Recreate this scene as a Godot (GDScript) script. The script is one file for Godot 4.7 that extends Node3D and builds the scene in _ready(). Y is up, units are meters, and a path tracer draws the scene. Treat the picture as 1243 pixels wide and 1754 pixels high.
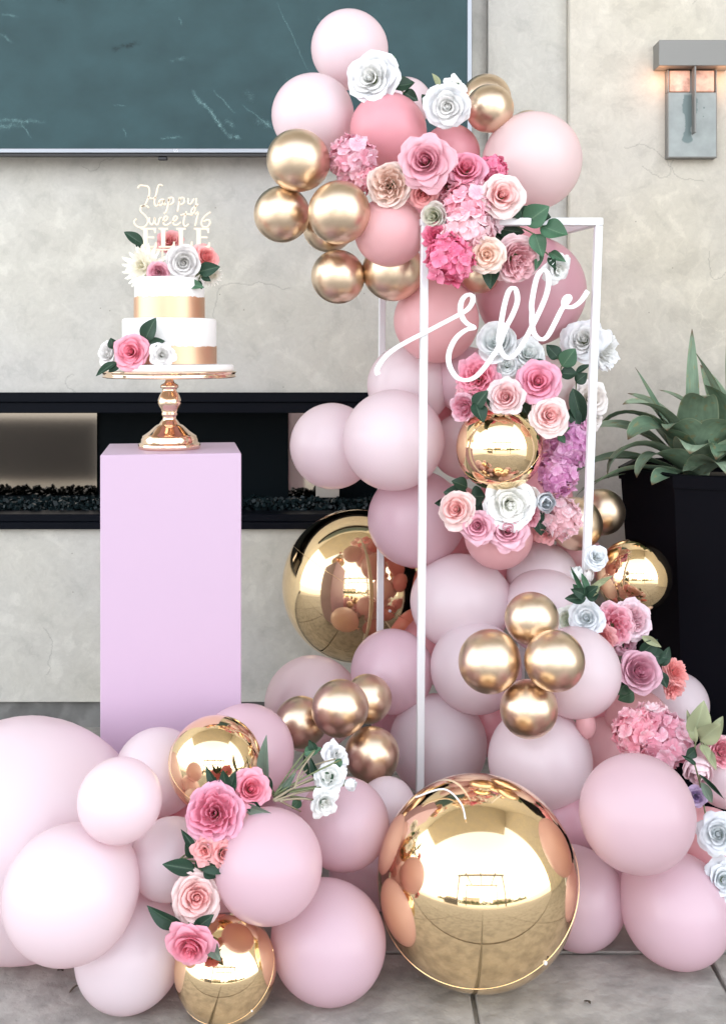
extends Node3D

# deep heart, middle, outer tip of each flower colour
var PALETTES := {
	"white": [Color(0.95, 0.95, 0.91), Color(0.97, 0.972, 0.96), Color(0.97, 0.98, 0.98)],
	"white_cool": [Color(0.92, 0.945, 0.93), Color(0.95, 0.965, 0.965), Color(0.95, 0.965, 0.97)],
	"ivory": [Color(0.90, 0.88, 0.78), Color(0.95, 0.93, 0.87), Color(0.97, 0.96, 0.92)],
	"greenish": [Color(0.78, 0.82, 0.70), Color(0.87, 0.89, 0.83), Color(0.92, 0.93, 0.91)],
	"mauve": [Color(0.84, 0.52, 0.61), Color(0.92, 0.71, 0.77), Color(0.94, 0.77, 0.82)],
	"pink": [Color(0.93, 0.50, 0.58), Color(0.96, 0.65, 0.73), Color(0.96, 0.73, 0.80)],
	"hot": [Color(0.85, 0.36, 0.52), Color(0.92, 0.50, 0.63), Color(0.95, 0.61, 0.72)],
	"blush": [Color(0.96, 0.68, 0.68), Color(0.97, 0.83, 0.82), Color(0.97, 0.91, 0.90)],
	"peach": [Color(0.98, 0.82, 0.73), Color(0.98, 0.87, 0.81), Color(0.98, 0.91, 0.87)],
	"coral": [Color(0.94, 0.56, 0.56), Color(0.96, 0.69, 0.68), Color(0.96, 0.73, 0.73)],
	"rosy": [Color(0.93, 0.55, 0.63), Color(0.96, 0.72, 0.78), Color(0.97, 0.82, 0.86)],
	"pale_pink": [Color(0.94, 0.70, 0.73), Color(0.97, 0.82, 0.85), Color(0.97, 0.89, 0.91)],
	"orchid": [Color(0.80, 0.48, 0.70), Color(0.90, 0.65, 0.82), Color(0.94, 0.76, 0.88)],
	"lavender": [Color(0.55, 0.46, 0.66), Color(0.72, 0.64, 0.82), Color(0.82, 0.76, 0.89)],
}

func _ready() -> void:
	# camera: at chest height, square to the wall, lens shifted down
	var cam := Camera3D.new()
	cam.name = "camera"
	add_child(cam)
	cam.position = Vector3(0, 1.2, 0)
	cam.set_frustum(2.0 * 0.05 * 877.0 / 1950.0, Vector2(0, -0.05 * 277.0 / 1950.0), 0.05, 300.0)
	cam.current = true
	# bright overcast sky
	var env := Environment.new()
	env.background_mode = Environment.BG_SKY
	var sky_mat := ProceduralSkyMaterial.new()
	sky_mat.sky_top_color = Color(0.58, 0.61, 0.66)
	sky_mat.sky_horizon_color = Color(0.97, 0.977, 0.99)
	sky_mat.sky_curve = 0.45
	sky_mat.sky_energy_multiplier = 1.8
	sky_mat.ground_bottom_color = Color(0.55, 0.53, 0.50)
	sky_mat.ground_horizon_color = Color(0.8, 0.79, 0.77)
	var sky := Sky.new()
	sky.sky_material = sky_mat
	env.sky = sky
	env.tonemap_mode = Environment.TONE_MAPPER_LINEAR
	env.tonemap_exposure = 1.31
	env.sdfgi_enabled = true
	env.ssao_enabled = true
	env.ssil_enabled = true
	var we := WorldEnvironment.new()
	we.name = "sky"
	we.environment = env
	add_child(we)
	# high sun behind the building: it lights the plaza, the porch lies in open shade
	var sun := DirectionalLight3D.new()
	sun.name = "sun"
	sun.light_energy = 1.4
	sun.light_color = Color(1.0, 0.97, 0.93)
	sun.light_angular_distance = 0.6
	sun.shadow_enabled = true
	add_child(sun)
	sun.look_at_from_position(Vector3(-0.8, 6.0, -1.8), Vector3.ZERO)

	materials()
	setting()
	wall_fittings()
	planter()
	plinth_and_cake()
	frame_and_sign()
	balloons()
	flowers()
	leaves()
	litter()

func materials() -> void:
	latex("latex_pale", Color(0.82, 0.745, 0.79))
	latex("latex_blush", Color(0.84, 0.72, 0.72))
	latex("latex_mauve", Color(0.72, 0.545, 0.62))
	latex("latex_grey_mauve", Color(0.64, 0.50, 0.555))
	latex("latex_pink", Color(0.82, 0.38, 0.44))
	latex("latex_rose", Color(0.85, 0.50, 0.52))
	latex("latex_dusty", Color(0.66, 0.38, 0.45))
	latex("latex_white", Color(0.80, 0.76, 0.73))
	mat("gold_chrome", Color(0.75, 0.59, 0.435), 0.32, 1.0)
	mat("gold_mirror", Color(0.97, 0.725, 0.43), 0.065, 1.0)
	mat("rose_gold", Color(0.90, 0.67, 0.50), 0.06, 1.0)
	mat("gold_leaf", Color(0.72, 0.46, 0.31), 0.4, 1.0)
	var wp := mat("white_paint", Color(0.72, 0.73, 0.75), 0.3)
	wp.metallic_specular = 0.5
	mat("acrylic_white", Color(0.80, 0.79, 0.79), 0.12)
	var ic := mat("icing", Color(0.76, 0.755, 0.74), 0.55)
	ic.heightmap_enabled = true
	ic.heightmap_texture = noise_tex(9, 0.02, [[0.0, grey(0)], [1.0, grey(1)]], 4, 256)
	ic.heightmap_scale = 0.12
	ic.uv1_triplanar = true
	ic.uv1_scale = Vector3.ONE * 5.0
	mat("topper_gold", Color(0.80, 0.66, 0.50), 0.3)
	var lp := mat("lilac_paint", Color(0.51, 0.375, 0.495), 0.42)
	lp.roughness = 0.4
	mat("stem", Color(0.16, 0.19, 0.09), 0.6)
	mat("dry_leaf", Color(0.06, 0.045, 0.03), 0.8).cull_mode = BaseMaterial3D.CULL_DISABLED
	mat("stem_tan", Color(0.34, 0.29, 0.20), 0.65)
	leaf_mat("leaf_dark", Color(0.15, 0.25, 0.19))
	leaf_mat("leaf_mid", Color(0.26, 0.40, 0.30))
	leaf_mat("leaf_grey", Color(0.42, 0.48, 0.42))
	leaf_mat("leaf_olive", Color(0.58, 0.60, 0.47))
	plaster_mat("plaster", Color(0.60, 0.588, 0.54), 3)
	plaster_mat("plaster_pier", Color(0.67, 0.635, 0.56), 11)
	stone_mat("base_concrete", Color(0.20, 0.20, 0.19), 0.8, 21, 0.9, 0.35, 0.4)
	for i in 3:
		stone_mat("paver_%d" % i, Color(0.36, 0.345, 0.315) * [1.0, 0.93, 1.07][i], 0.72, 31 + i, 1.5 + 0.2 * i, 0.20, 0.22)
	stone_mat("plaza_concrete", Color(0.52, 0.50, 0.46), 0.8, 41, 0.8, 0.05, 0.3)
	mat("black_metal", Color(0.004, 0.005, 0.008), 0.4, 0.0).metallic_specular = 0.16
	mat("grey_metal", Color(0.215, 0.215, 0.205), 0.5, 0.4)
	mat("bezel", Color(0.27, 0.29, 0.32), 0.3, 0.7)
	mat("dark_plastic", Color(0.015, 0.015, 0.017), 0.45)
	mat("steel", Color(0.30, 0.265, 0.225), 0.055, 1.0)
	mat("black_glass", Color(0.006, 0.009, 0.011), 0.3).metallic_specular = 0.12
	mat("fire_glass", Color(0.01, 0.018, 0.02), 0.25).metallic_specular = 0.3
	mat("pot_black", Color(0.003, 0.003, 0.005), 0.5).metallic_specular = 0.16
	mat("soil", Color(0.03, 0.022, 0.016), 0.95)
	mat("dark_steel", Color(0.06, 0.06, 0.065), 0.5, 0.5)
	mat("hedge", Color(0.05, 0.085, 0.03), 0.8)
	mat("far_wall", Color(0.42, 0.38, 0.33), 0.85)
	var frost := mat("lamp_glass", Color(0.75, 0.62, 0.55), 0.4)
	frost.albedo_texture = noise_tex(61, 0.03, [[0.0, Color(0.55, 0.45, 0.46)], [0.5, Color(0.9, 0.78, 0.74)], [1.0, Color(1, 0.95, 0.9)]], 4, 128)
	frost.uv1_triplanar = true
	frost.uv1_scale = Vector3.ONE * 6.0
	frost.emission_enabled = true
	frost.emission = Color(1.0, 0.72, 0.56)
	frost.emission_energy_multiplier = 0.22

func struct(called: String, mesh: Mesh, material: Material, parent: Node3D = null) -> MeshInstance3D:
	var o := part(called, mesh, material, parent)
	if parent == null:
		o.set_meta("kind", "structure")
	return o

func setting() -> void:
	# one sheet of concrete to the horizon; the pavers lie on it, their open joints show it
	var pm := PlaneMesh.new()
	pm.size = Vector2(300, 300)
	var g := struct("ground", pm, mats["plaza_concrete"])
	g.position = Vector3(0, -0.016, 0)
	tag(g, "pale concrete plaza beneath and beyond the paving", "")
	var pave := Node3D.new()
	pave.name = "pavement"
	add_child(pave)
	pave.set_meta("kind", "structure")
	tag(pave, "square grey concrete pavers with dark open joints under the balloons", "")
	var pitch := 0.478
	var pmesh := box_mesh(Vector3(pitch - 0.009, 0.05, pitch - 0.009), 0.0025)
	rng.seed = 4
	for i in range(-7, 7):
		for k in range(-3, 10):
			var q := part("paver", pmesh, mats["paver_%d" % rng.randi_range(0, 2)], pave)
			q.position = Vector3(0.204 + pitch * (i + 0.5), -0.025 + rng.randf_range(-0.0006, 0.0006), -2.267 + pitch * (k + 0.5))
	# wall with the fireplace opening, stepped out to the right
	var st := begin()
	add_box(st, Vector3(-5.0, 1.067, -4.3), Vector3(0.3905, 4.999, -3.6))
	add_box(st, Vector3(-5.0, 0.087, -4.3), Vector3(0.3905, 0.637, -3.6), 0.002)
	add_box(st, Vector3(-5.0, 0.637, -4.3), Vector3(-1.5, 1.067, -3.6))
	add_box(st, Vector3(0.20, 0.637, -4.3), Vector3(0.3905, 1.067, -3.6))
	add_box(st, Vector3(0.3905, 0.0, -4.3), Vector3(0.640, 4.999, -3.57), 0.003)
	var pw := thing("plaster_wall", "grey trowelled plaster wall behind the cake and balloons, holding the fireplace", "wall")
	part("wall_face", done(st, false), mats["plaster"], pw)
	var w: MeshInstance3D
	st = begin()
	add_box(st, Vector3(0.640, 0.0, -4.3), Vector3(2.6, 4.999, -3.53), 0.004)
	w = part("plaster_pier", done(st, false), mats["plaster_pier"])
	tag(w, "cream plaster pier at right carrying the lit wall lamp", "wall")
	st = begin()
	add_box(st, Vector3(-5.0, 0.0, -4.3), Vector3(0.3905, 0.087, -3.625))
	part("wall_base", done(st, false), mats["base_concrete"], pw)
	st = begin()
	add_box(st, Vector3(-5.0, -0.012, -3.6), Vector3(0.3905, -0.002, -3.49))  # flat black strip stands in for the shadowed gap at the wall foot
	w = part("shade_gap_strip", done(st, false), mats["black_metal"])
	tag(w, "black strip standing in for the shadowed gap along the foot of the plaster wall", "shade_strip")
	# porch roof, unseen, raised and drawn forward to even the light; side walls
	st = begin()
	add_box(st, Vector3(-5.0, 5.0, -4.3), Vector3(2.59, 5.3, -0.8), 0.004)
	w = part("porch_roof", done(st, false), mats["plaster_pier"])
	tag(w, "unseen cream plaster porch roof above the balloons, its reach set for the light", "roof")
	st = begin()
	add_box(st, Vector3(2.6, 0.0, -4.3), Vector3(2.95, 5.3, -1.7), 0.004)
	w = part("porch_side_wall", done(st, false), mats["plaster_pier"])
	tag(w, "plaster side wall of the porch beyond the planter", "wall")
	# what the gold globes mirror: a steel pergola, a hedge and low buildings across the plaza
	var p := thing("pergola", "dark steel pergola frame standing out on the plaza", "pergola", Vector3(0.1, -0.016, 2.2))
	for x in [-2.1, 2.1]:
		for z in [0.0, 2.6]:
			st = begin()
			add_box(st, Vector3(x - 0.05, 0, z - 0.05), Vector3(x + 0.05, 2.6, z + 0.05), 0.004)
			part("post", done(st, false), mats["dark_steel"], p)
	for z in [0.0, 2.6]:
		st = begin()
		add_box(st, Vector3(-2.3, 2.6, z - 0.06), Vector3(2.3, 2.74, z + 0.06), 0.004)
		part("beam", done(st, false), mats["dark_steel"], p)
	for x in [-1.4, 0.0, 1.4]:
		st = begin()
		add_box(st, Vector3(x - 0.04, 2.74, -0.2), Vector3(x + 0.04, 2.84, 2.8), 0.004)
		part("rafter", done(st, false), mats["dark_steel"], p)
	# an added dark box planter, put there to be mirrored in the fireplace's steel
	var bp := thing("added_box_planter", "added long dark box planter standing out on the plaza at left to be mirrored", "planter", Vector3(-3.3, -0.016, 3.0))
	st = begin()
	add_box(st, Vector3(-0.8, 0, -0.25), Vector3(0.8, 0.55, 0.25), 0.006)
	part("box", done(st, false), mats["dark_steel"], bp)
	st = begin()
	add_box(st, Vector3(-0.77, 0.5505, -0.22), Vector3(0.77, 0.56, 0.22))
	part("soil", done(st, false), mats["soil"], bp)
	var hd := part("hedge", hedge_mesh(), mats["hedge"])
	tag(hd, "clipped green hedge along the far side of the plaza", "hedge")
	hd.position = Vector3(0, -0.016, 24)
	for b in [[-26.0, 9.0, 3.6], [-8.0, 12.0, 4.4], [15.0, 14.0, 3.2]]:
		var bl := thing("far_building", "low tan building across the plaza, %s" % ["at its left end", "in its middle", "at its right end"][0 if b[0] < -20 else 1 if b[0] < 0 else 2], "building", Vector3(b[0], -0.016, 34), "low buildings across the plaza")
		st = begin()
		add_box(st, Vector3(-b[1] / 2, 0, 0), Vector3(b[1] / 2, b[2], 6), 0.02)
		part("wall", done(st, false), mats["far_wall"], bl)
		for k in 4:
			st = begin()
			var x0: float = -b[1] / 2 + b[1] * (k + 0.25) / 4.0
			add_box(st, Vector3(x0, 0.9, -0.05), Vector3(x0 + b[1] / 8.0, 2.2, -0.002))
			part("window", done(st, false), mats["black_glass"], bl)
		st = begin()
		add_box(st, Vector3(-b[1] / 2 - 0.3, b[2], -0.3), Vector3(b[1] / 2 + 0.3, b[2] + 0.25, 6.3), 0.02)
		part("roof", done(st, false), mats["far_wall"], bl)

func hedge_mesh() -> ArrayMesh:
	var st := begin()
	st.set_smooth_group(-1)
	rng.seed = 12
	for k in 5000:
		var c := Vector3(rng.randf_range(-30, 30), rng.randf_range(0.1, 1.5), rng.randf_range(-0.6, 0.6))
		c.y *= 1.0 + 0.25 * sin(c.x * 0.9) + 0.15 * sin(c.x * 2.3)
		var a := Vector3(rng.randf_range(-1, 1), rng.randf_range(-1, 1), rng.randf_range(-1, 1)).normalized() * 0.35
		var b := a.cross(Vector3(rng.randf_range(-1, 1), rng.randf_range(-1, 1), rng.randf_range(-1, 1))).normalized() * 0.22
		for v in [c - a, c + b, c + a]:
			st.add_vertex(v)
	return done(st, false)

# dry scraps blown onto the paving at lower left
func litter() -> void:
	for l in [[Vector3(-0.575, 0.0, -2.19), 0.9, "dark curled dry leaf scrap on the paving, nearer the giant balloon"], [Vector3(-0.532, 0.0, -2.14), 2.3, "dark dry leaf scrap on the paving, nearest the lower left corner"], [Vector3(0.415, 0.0, -2.08), 0.4, "tiny dark leaf scrap on the paving right of the biggest gold globe"]]:
		var o := part("leaf_scrap", leaf_mesh(2), mats["dry_leaf"])
		o.transform = Transform3D(Basis(Vector3.UP, l[1]) * Basis(Vector3.RIGHT, -PI / 2) * Basis.from_scale(Vector3(0.008, 0.022, 0.02)), l[0] + Vector3(0, 0.006, 0))
		tag(o, l[2], "leaf scrap", "leaf scraps on the paving")

func scuffed(w: int, h: int, base: Color, light: Color, seed_: int, strokes: Array) -> ImageTexture:
	var im := Image.create(w, h, false, Image.FORMAT_RGB8)
	var n := FastNoiseLite.new()
	n.seed = seed_
	n.frequency = 0.008
	n.fractal_octaves = 5
	for y in h:
		for x in w:
			var v := n.get_noise_2d(x, y * 1.3)
			var c := base * (1.0 + 0.10 * v)
			im.set_pixel(x, y, Color(c.r, c.g, c.b))
	rng.seed = seed_
	for s in strokes:
		# each scuff: from, to (0..1), width in pixels, strength; a broken, feathered rub mark
		var a := Vector2(s[0] * w, s[1] * h)
		var b := Vector2(s[2] * w, s[3] * h)
		var steps := int((b - a).length() * 1.5) + 2
		for i in steps:
			var t := float(i) / steps
			var q: Vector2 = a.lerp(b, t) + Vector2(n.get_noise_2d(t * 400.0, 3.0), n.get_noise_2d(9.0, t * 400.0)) * s[4] * 1.6
			for k in int(s[4] * 2.0) + 1:
				var o: Vector2 = q + Vector2(rng.randfn(), rng.randfn()) * s[4] * 0.45
				var px := Vector2i(o)
				if px.x >= 0 and px.y >= 0 and px.x < w and px.y < h:
					var f: float = s[5] * rng.randf() * (0.35 + 0.65 * sin(PI * t))
					im.set_pixelv(px, im.get_pixelv(px).lerp(light if f > 0.0 else Color(0, 0, 0), absf(f)))
	return ImageTexture.create_from_image(im)

func wall_fittings() -> void:
	# television
	var tv := thing("television", "large wall television with a dusty scuffed dark teal screen and silver edge", "television", Vector3(-0.492, 1.807, -3.6))
	var st := begin()
	add_box(st, Vector3(-0.81, 0.02, 0.002), Vector3(0.81, 0.88, 0.075), 0.004)
	part("back_housing", done(st, false), mats["dark_plastic"], tv)
	var hw := 0.827
	var hh := 0.93
	for e in [[Vector3(-hw, 0.0, 0.076), Vector3(hw, 0.014, 0.1)], [Vector3(-hw, hh - 0.014, 0.076), Vector3(hw, hh, 0.1)], [Vector3(-hw, 0.0145, 0.076), Vector3(-hw + 0.014, hh - 0.0145, 0.1)], [Vector3(hw - 0.014, 0.0145, 0.076), Vector3(hw, hh - 0.0145, 0.1)]]:
		st = begin()
		add_box(st, e[0], e[1], 0.0015)
		part("bezel", done(st, false), mats["bezel"], tv)
	st = begin()
	add_box(st, Vector3(-hw + 0.004, -0.009, 0.07), Vector3(hw - 0.004, -0.0005, 0.094), 0.001)
	part("lower_trim", done(st, false), mats["dark_plastic"], tv)
	st = begin()
	add_box(st, Vector3(-0.14, -0.02, 0.072), Vector3(-0.112, -0.0095, 0.088), 0.002)
	part("sensor", done(st, false), mats["dark_plastic"], tv)
	var pm := PlaneMesh.new()
	pm.orientation = PlaneMesh.FACE_Z
	pm.size = Vector2(hw * 2 - 0.028, hh - 0.028)
	var sm := mat("screen", Color.WHITE, 0.3)
	sm.metallic_specular = 0.25
	# scuffs sit low on the glass: u across 1.626 m, v from the top
	sm.albedo_texture = scuffed(1024, 576, Color(0.20, 0.29, 0.305), Color(0.52, 0.65, 0.65), 8, [[0.48, 0.8, 0.552, 0.965, 4.2, 0.46], [0.552, 0.955, 0.57, 0.965, 4.8, 0.5], [0.545, 0.9, 0.558, 0.93, 4.6, 0.31], [0.52, 0.8, 0.56, 0.88, 1.9, 0.31], [0.575, 0.85, 0.63, 0.93, 1.9, 0.28], [0.605, 0.9, 0.63, 0.93, 7.6, 0.28], [0.09, 0.9, 0.2, 0.91, 4.2, 0.28], [0.07, 0.93, 0.16, 0.92, 5.7, 0.22], [0.155, 0.91, 0.175, 0.965, 1.9, 0.31], [0.06, 0.79, 0.1, 0.76, 5.7, 0.25], [0.11, 0.6, 0.14, 0.64, 3.8, 0.22], [0.33, 0.66, 0.38, 0.64, 5.7, -0.22], [0.33, 0.85, 0.355, 0.855, 1.9, 0.19], [0.35, 0.93, 0.355, 0.96, 1.9, 0.28], [0.44, 0.7, 0.47, 0.69, 4.8, 0.19], [0.455, 0.55, 0.46, 0.58, 1.9, 0.28], [0.12, 0.54, 0.15, 0.55, 2.8, 0.25], [0.64, 0.5, 0.7, 0.74, 1.5, 0.22], [0.66, 0.75, 0.68, 0.8, 7.6, 0.12], [0.42, 0.965, 0.46, 0.96, 2.7, 0.31], [0.05, 0.955, 0.055, 0.93, 4.8, 0.25], [0.585, 0.8, 0.592, 0.84, 7.0, 0.16], [0.2, 0.45, 0.24, 0.5, 9.0, -0.16], [0.28, 0.2, 0.36, 0.25, 14.0, -0.1], [0.5, 0.3, 0.62, 0.36, 16.0, 0.06], [0.08, 0.62, 0.1, 0.66, 6.0, 0.22], [0.72, 0.55, 0.74, 0.6, 6.0, 0.14]])
	var sc := part("screen", pm, sm, tv)
	sc.position = Vector3(0, hh / 2, 0.094)
	var tm := TextMesh.new()
	tm.text = "LG"
	tm.font = SystemFont.new()
	tm.font.font_names = PackedStringArray(["Droid Sans"])
	tm.font_size = 16
	tm.pixel_size = 0.0008
	tm.depth = 0.0006
	var lg := part("logo", tm, mats["white_paint"], tv)
	lg.position = Vector3(-0.082, 0.007, 0.1004)
	# fireplace
	var f := thing("linear_fireplace", "long low black framed fireplace set in the plaster wall behind the pedestal", "fireplace", Vector3(-0.65, 0.637, -3.6))
	for b in [["frame", -0.85, 0.40, 0.85, 0.43, 0.022], ["frame", -0.85, 0.365, 0.85, 0.3995, 0.012], ["frame", -0.85, 0.0, 0.85, 0.022, 0.022], ["frame", -0.85, 0.0225, 0.85, 0.046, 0.012], ["frame", -0.85, 0.0465, -0.82, 0.3645, 0.012], ["frame", 0.82, 0.0465, 0.85, 0.3645, 0.012]]:
		st = begin()
		add_box(st, Vector3(b[1], b[2], -0.08), Vector3(b[3], b[4], b[5]), 0.002)
		part(b[0], done(st, false), mats["black_metal"], f)
	for b in [["back_panel", "black_glass", -0.82, 0.0, -0.36, 0.82, 0.42, -0.34], ["floor_pan", "black_metal", -0.82, 0.0, -0.34, 0.82, 0.03, -0.09], ["top_panel", "black_metal", -0.82, 0.38, -0.34, 0.82, 0.42, -0.09], ["steel_panel", "steel", -0.82, 0.065, -0.335, -0.265, 0.352, -0.325], ["steel_panel", "steel", 0.395, 0.065, -0.30, 0.488, 0.352, -0.285], ["steel_panel", "steel", 0.49, 0.24, -0.28, 0.70, 0.352, -0.27], ["burner_plate", "far_wall", 0.491, 0.066, -0.25, 0.57, 0.165, -0.24]]:
		st = begin()
		add_box(st, Vector3(b[2], b[3], b[4]), Vector3(b[5], b[6], b[7]), 0.001)
		part(b[0], done(st, false), mats[b[1]], f)
	# crushed glass heaped along the burner
	var shard := BoxMesh.new()
	shard.size = Vector3(0.014, 0.009, 0.012)
	var mm := MultiMesh.new()
	mm.transform_format = MultiMesh.TRANSFORM_3D
	mm.mesh = shard
	mm.instance_count = 2600
	rng.seed = 77
	for i in 2600:
		var z := rng.randf_range(-0.32, -0.09)
		var hgt := 0.034 + rng.randf() * (0.03 + 0.012 * sin(z * 30.0))
		mm.set_instance_transform(i, Transform3D(Basis.from_euler(Vector3(rng.randf() * 6, rng.randf() * 6, rng.randf() * 6)) * Basis.from_scale(Vector3.ONE * rng.randf_range(0.5, 1.1)), Vector3(rng.randf_range(-0.81, 0.81), hgt, z)))
	var mi := MultiMeshInstance3D.new()
	mi.name = "crushed_glass"
	mi.multimesh = mm
	mi.material_override = mats["fire_glass"]
	mi.set_meta("kind", "stuff")
	f.add_child(mi)
	# wall lamp
	var l := thing("wall_lamp", "grey metal wall lamp with box hood, glowing glass and thin fin", "lamp", Vector3(1.0097, 1.791, -3.53))
	l.scale = Vector3.ONE * 1.026
	st = begin()
	add_box(st, Vector3(-0.0735, 0, 0.0005), Vector3(0.0735, 0.196, 0.035), 0.0012)
	part("body", done(st, false), mats["grey_metal"], l)
	st = begin()
	add_box(st, Vector3(-0.0735, 0.1965, 0.0005), Vector3(0.0735, 0.264, 0.02), 0.0012)
	part("lamp_back", done(st, false), mats["grey_metal"], l)
	for s in [-1.0, 1.0]:
		st = begin()
		add_box(st, Vector3(minf(s * 0.0735, s * 0.0695), 0.1965, 0.0205), Vector3(maxf(s * 0.0735, s * 0.0695), 0.264, 0.035), 0.0005)
		part("side_rail", done(st, false), mats["grey_metal"], l)
		st = begin()
		add_box(st, Vector3(minf(s * 0.067, s * 0.006), 0.199, 0.0205), Vector3(maxf(s * 0.067, s * 0.006), 0.262, 0.031), 0.0015)
		part("lamp_glass", done(st, false), mats["lamp_glass"], l)
	st = begin()
	add_box(st, Vector3(-0.1085, 0.267, 0.0005), Vector3(0.1085, 0.343, 0.07), 0.0012)
	part("hood", done(st, false), mats["grey_metal"], l)
	st = begin()
	add_box(st, Vector3(-0.0025, 0.07, 0.0355), Vector3(0.0025, 0.2665, 0.066), 0.0006)
	part("fin", done(st, false), mats["grey_metal"], l)
	var stain := PlaneMesh.new()
	stain.orientation = PlaneMesh.FACE_Z
	stain.size = Vector2(0.14, 0.19)
	var sp := part("face_plate", stain, stain_mat(), l)
	sp.position = Vector3(0, 0.099, 0.0354)
	for s in [-1.0, 1.0]:
		var om := OmniLight3D.new()
		om.name = "lamp_glow"
		om.light_color = Color(1.0, 0.70, 0.50)
		om.light_energy = 0.0035
		om.light_size = 0.03
		om.omni_range = 6.0
		om.omni_attenuation = 2.0
		om.shadow_enabled = true
		om.position = Vector3(s * 0.09, 0.235, 0.04)
		l.add_child(om, true)

func stain_mat() -> StandardMaterial3D:
	var m := mat("stained_plate", Color.WHITE, 0.5, 0.45)
	var im := Image.create(140, 190, false, Image.FORMAT_RGB8)
	var n := FastNoiseLite.new()
	n.seed = 15
	n.frequency = 0.02
	for y in 190:
		for x in 140:
			var c := Color(0.56, 0.585, 0.58) * (1.0 + 0.07 * n.get_noise_2d(x, y))
			var cx := 62.0 + 3.0 * n.get_noise_2d(y * 2.0, 5.0) - 8.0 * smoothstep(70, 130, y)
			var hwid := 17.0 + 7.0 * sin(y * 0.045) + 4.0 * n.get_noise_2d(y * 3.0, 40.0)
			var inside := clampf((hwid - absf(x - cx)) / 3.0, 0, 1) * clampf((y - 2.0) / 6.0, 0, 1) * clampf((148.0 - y) / 4.0 + 1.0 - pow(absf(x - cx) / 20.0, 2.0) * 3.0, 0, 1)
			c = c.lerp(Color(0.40, 0.455, 0.455), inside)
			for d in [[104.0, 44.0, 3.0], [102.0, 70.0, 1.6]]:
				if Vector2(x - d[0], y - d[1]).length() < d[2]:
					c = Color(0.42, 0.47, 0.47)
			im.set_pixel(x, y, Color(c.r, c.g, c.b))
	m.albedo_texture = ImageTexture.create_from_image(im)
	return m

func planter() -> void:
	var c := Vector3(0.993, 0.0, -3.08)
	var pot := thing("planter", "tall black faceted tapered planter holding agaves, right of the balloons", "planter", c)
	var st := begin()
	st.set_smooth_group(-1)
	var rings := [[0.235, 0.0], [0.296, 0.852], [0.302, 0.853], [0.304, 0.885], [0.285, 0.887], [0.28, 0.84]]
	for i in rings.size() - 1:
		for k in 8:
			var a := TAU * k / 8.0
			var b := TAU * (k + 1) / 8.0
			var r0: float = rings[i][0]
			var r1: float = rings[i + 1][0]
			quad(st, Vector3(cos(a) * r0, rings[i][1], sin(a) * r0), Vector3(cos(b) * r0, rings[i][1], sin(b) * r0), Vector3(cos(b) * r1, rings[i + 1][1], sin(b) * r1), Vector3(cos(a) * r1, rings[i + 1][1], sin(a) * r1))
	part("pot", done(st, false), mats["pot_black"], pot)
	part("soil", lathe([Vector2(0.25, 0.80), Vector2(0.25, 0.842), Vector2(0.15, 0.855), Vector2(0.0, 0.858)], 16), mats["soil"], pot)
	# agaves: [foot x, foot z, azimuth (deg, 0 right, 90 toward the viewer), start angle up, bend, length, width]
	agave_mat("agave_0", Color(0.47, 0.56, 0.47), 1)
	agave_mat("agave_1", Color(0.54, 0.62, 0.53), 2)
	agave_mat("agave_2", Color(0.40, 0.50, 0.41), 3)
	for plant in [["agave", "grey green agave with broad curling leaves at the left of the planter", [Vector3(0.8892, 0.858, -3.05), [262, 88, -3, 0.4, 0.042, 10], [206, 66, 6, 0.33, 0.046, 10], [200, 72, 120, 0.34, 0.118, -10], [188, 52, 80, 0.34, 0.09, 20], [100, 84, 95, 0.34, 0.115, 8], [150, 68, 115, 0.31, 0.118, 25], [172, 50, 140, 0.31, 0.102, -15], [182, 26, 70, 0.34, 0.084, 10], [145, 44, 110, 0.26, 0.11, -20], [110, 58, 95, 0.24, 0.114, 15], [85, 38, 80, 0.22, 0.102, 20], [60, 50, 95, 0.25, 0.11, -25], [165, 16, 50, 0.3, 0.078, -25], [130, 16, 40, 0.25, 0.078, 10], [196, 10, 60, 0.33, 0.04, 0], [40, 52, 80, 0.28, 0.11, 15], [15, 66, 60, 0.3, 0.114, -10], [330, 72, 60, 0.28, 0.108, 10], [240, 62, 80, 0.28, 0.102, 0], [300, 68, 65, 0.28, 0.108, 0], [165, 78, 90, 0.32, 0.118, 12], [185, 8, 40, 0.3, 0.038, 0], [125, 72, 100, 0.28, 0.118, -18], [75, 70, 85, 0.27, 0.114, 18], [215, 74, 60, 0.3, 0.102, 10]]], ["agave", "grey green agave behind it rising to the right edge of the planter", [Vector3(1.0248, 0.858, -3.12), [180, 68, 50, 0.32, 0.102, 15], [150, 58, 75, 0.31, 0.106, -10], [120, 48, 90, 0.28, 0.102, 15], [90, 62, 90, 0.28, 0.11, -12], [60, 40, 80, 0.26, 0.096, 0], [165, 80, 25, 0.37, 0.096, 25], [250, 75, 30, 0.34, 0.09, 0], [30, 55, 60, 0.3, 0.102, 0], [200, 86, -8, 0.42, 0.052, 30], [100, 82, 45, 0.33, 0.108, -20], [140, 26, 60, 0.25, 0.086, 0], [0, 70, 40, 0.32, 0.09, 0], [320, 66, 45, 0.32, 0.09, 0], [130, 74, 60, 0.34, 0.102, 20]]]]:
		var foot: Vector3 = plant[2][0]
		var o := thing(plant[0], plant[1], "plant", foot, "agaves in the black planter")
		rng.seed = hash(plant[1])
		for l in plant[2].slice(1):
			part("leaf", agave_leaf(l[0], l[1], l[2], l[3], l[4], l[5]), mats["agave_%d" % rng.randi_range(0, 2)], o)

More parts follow.
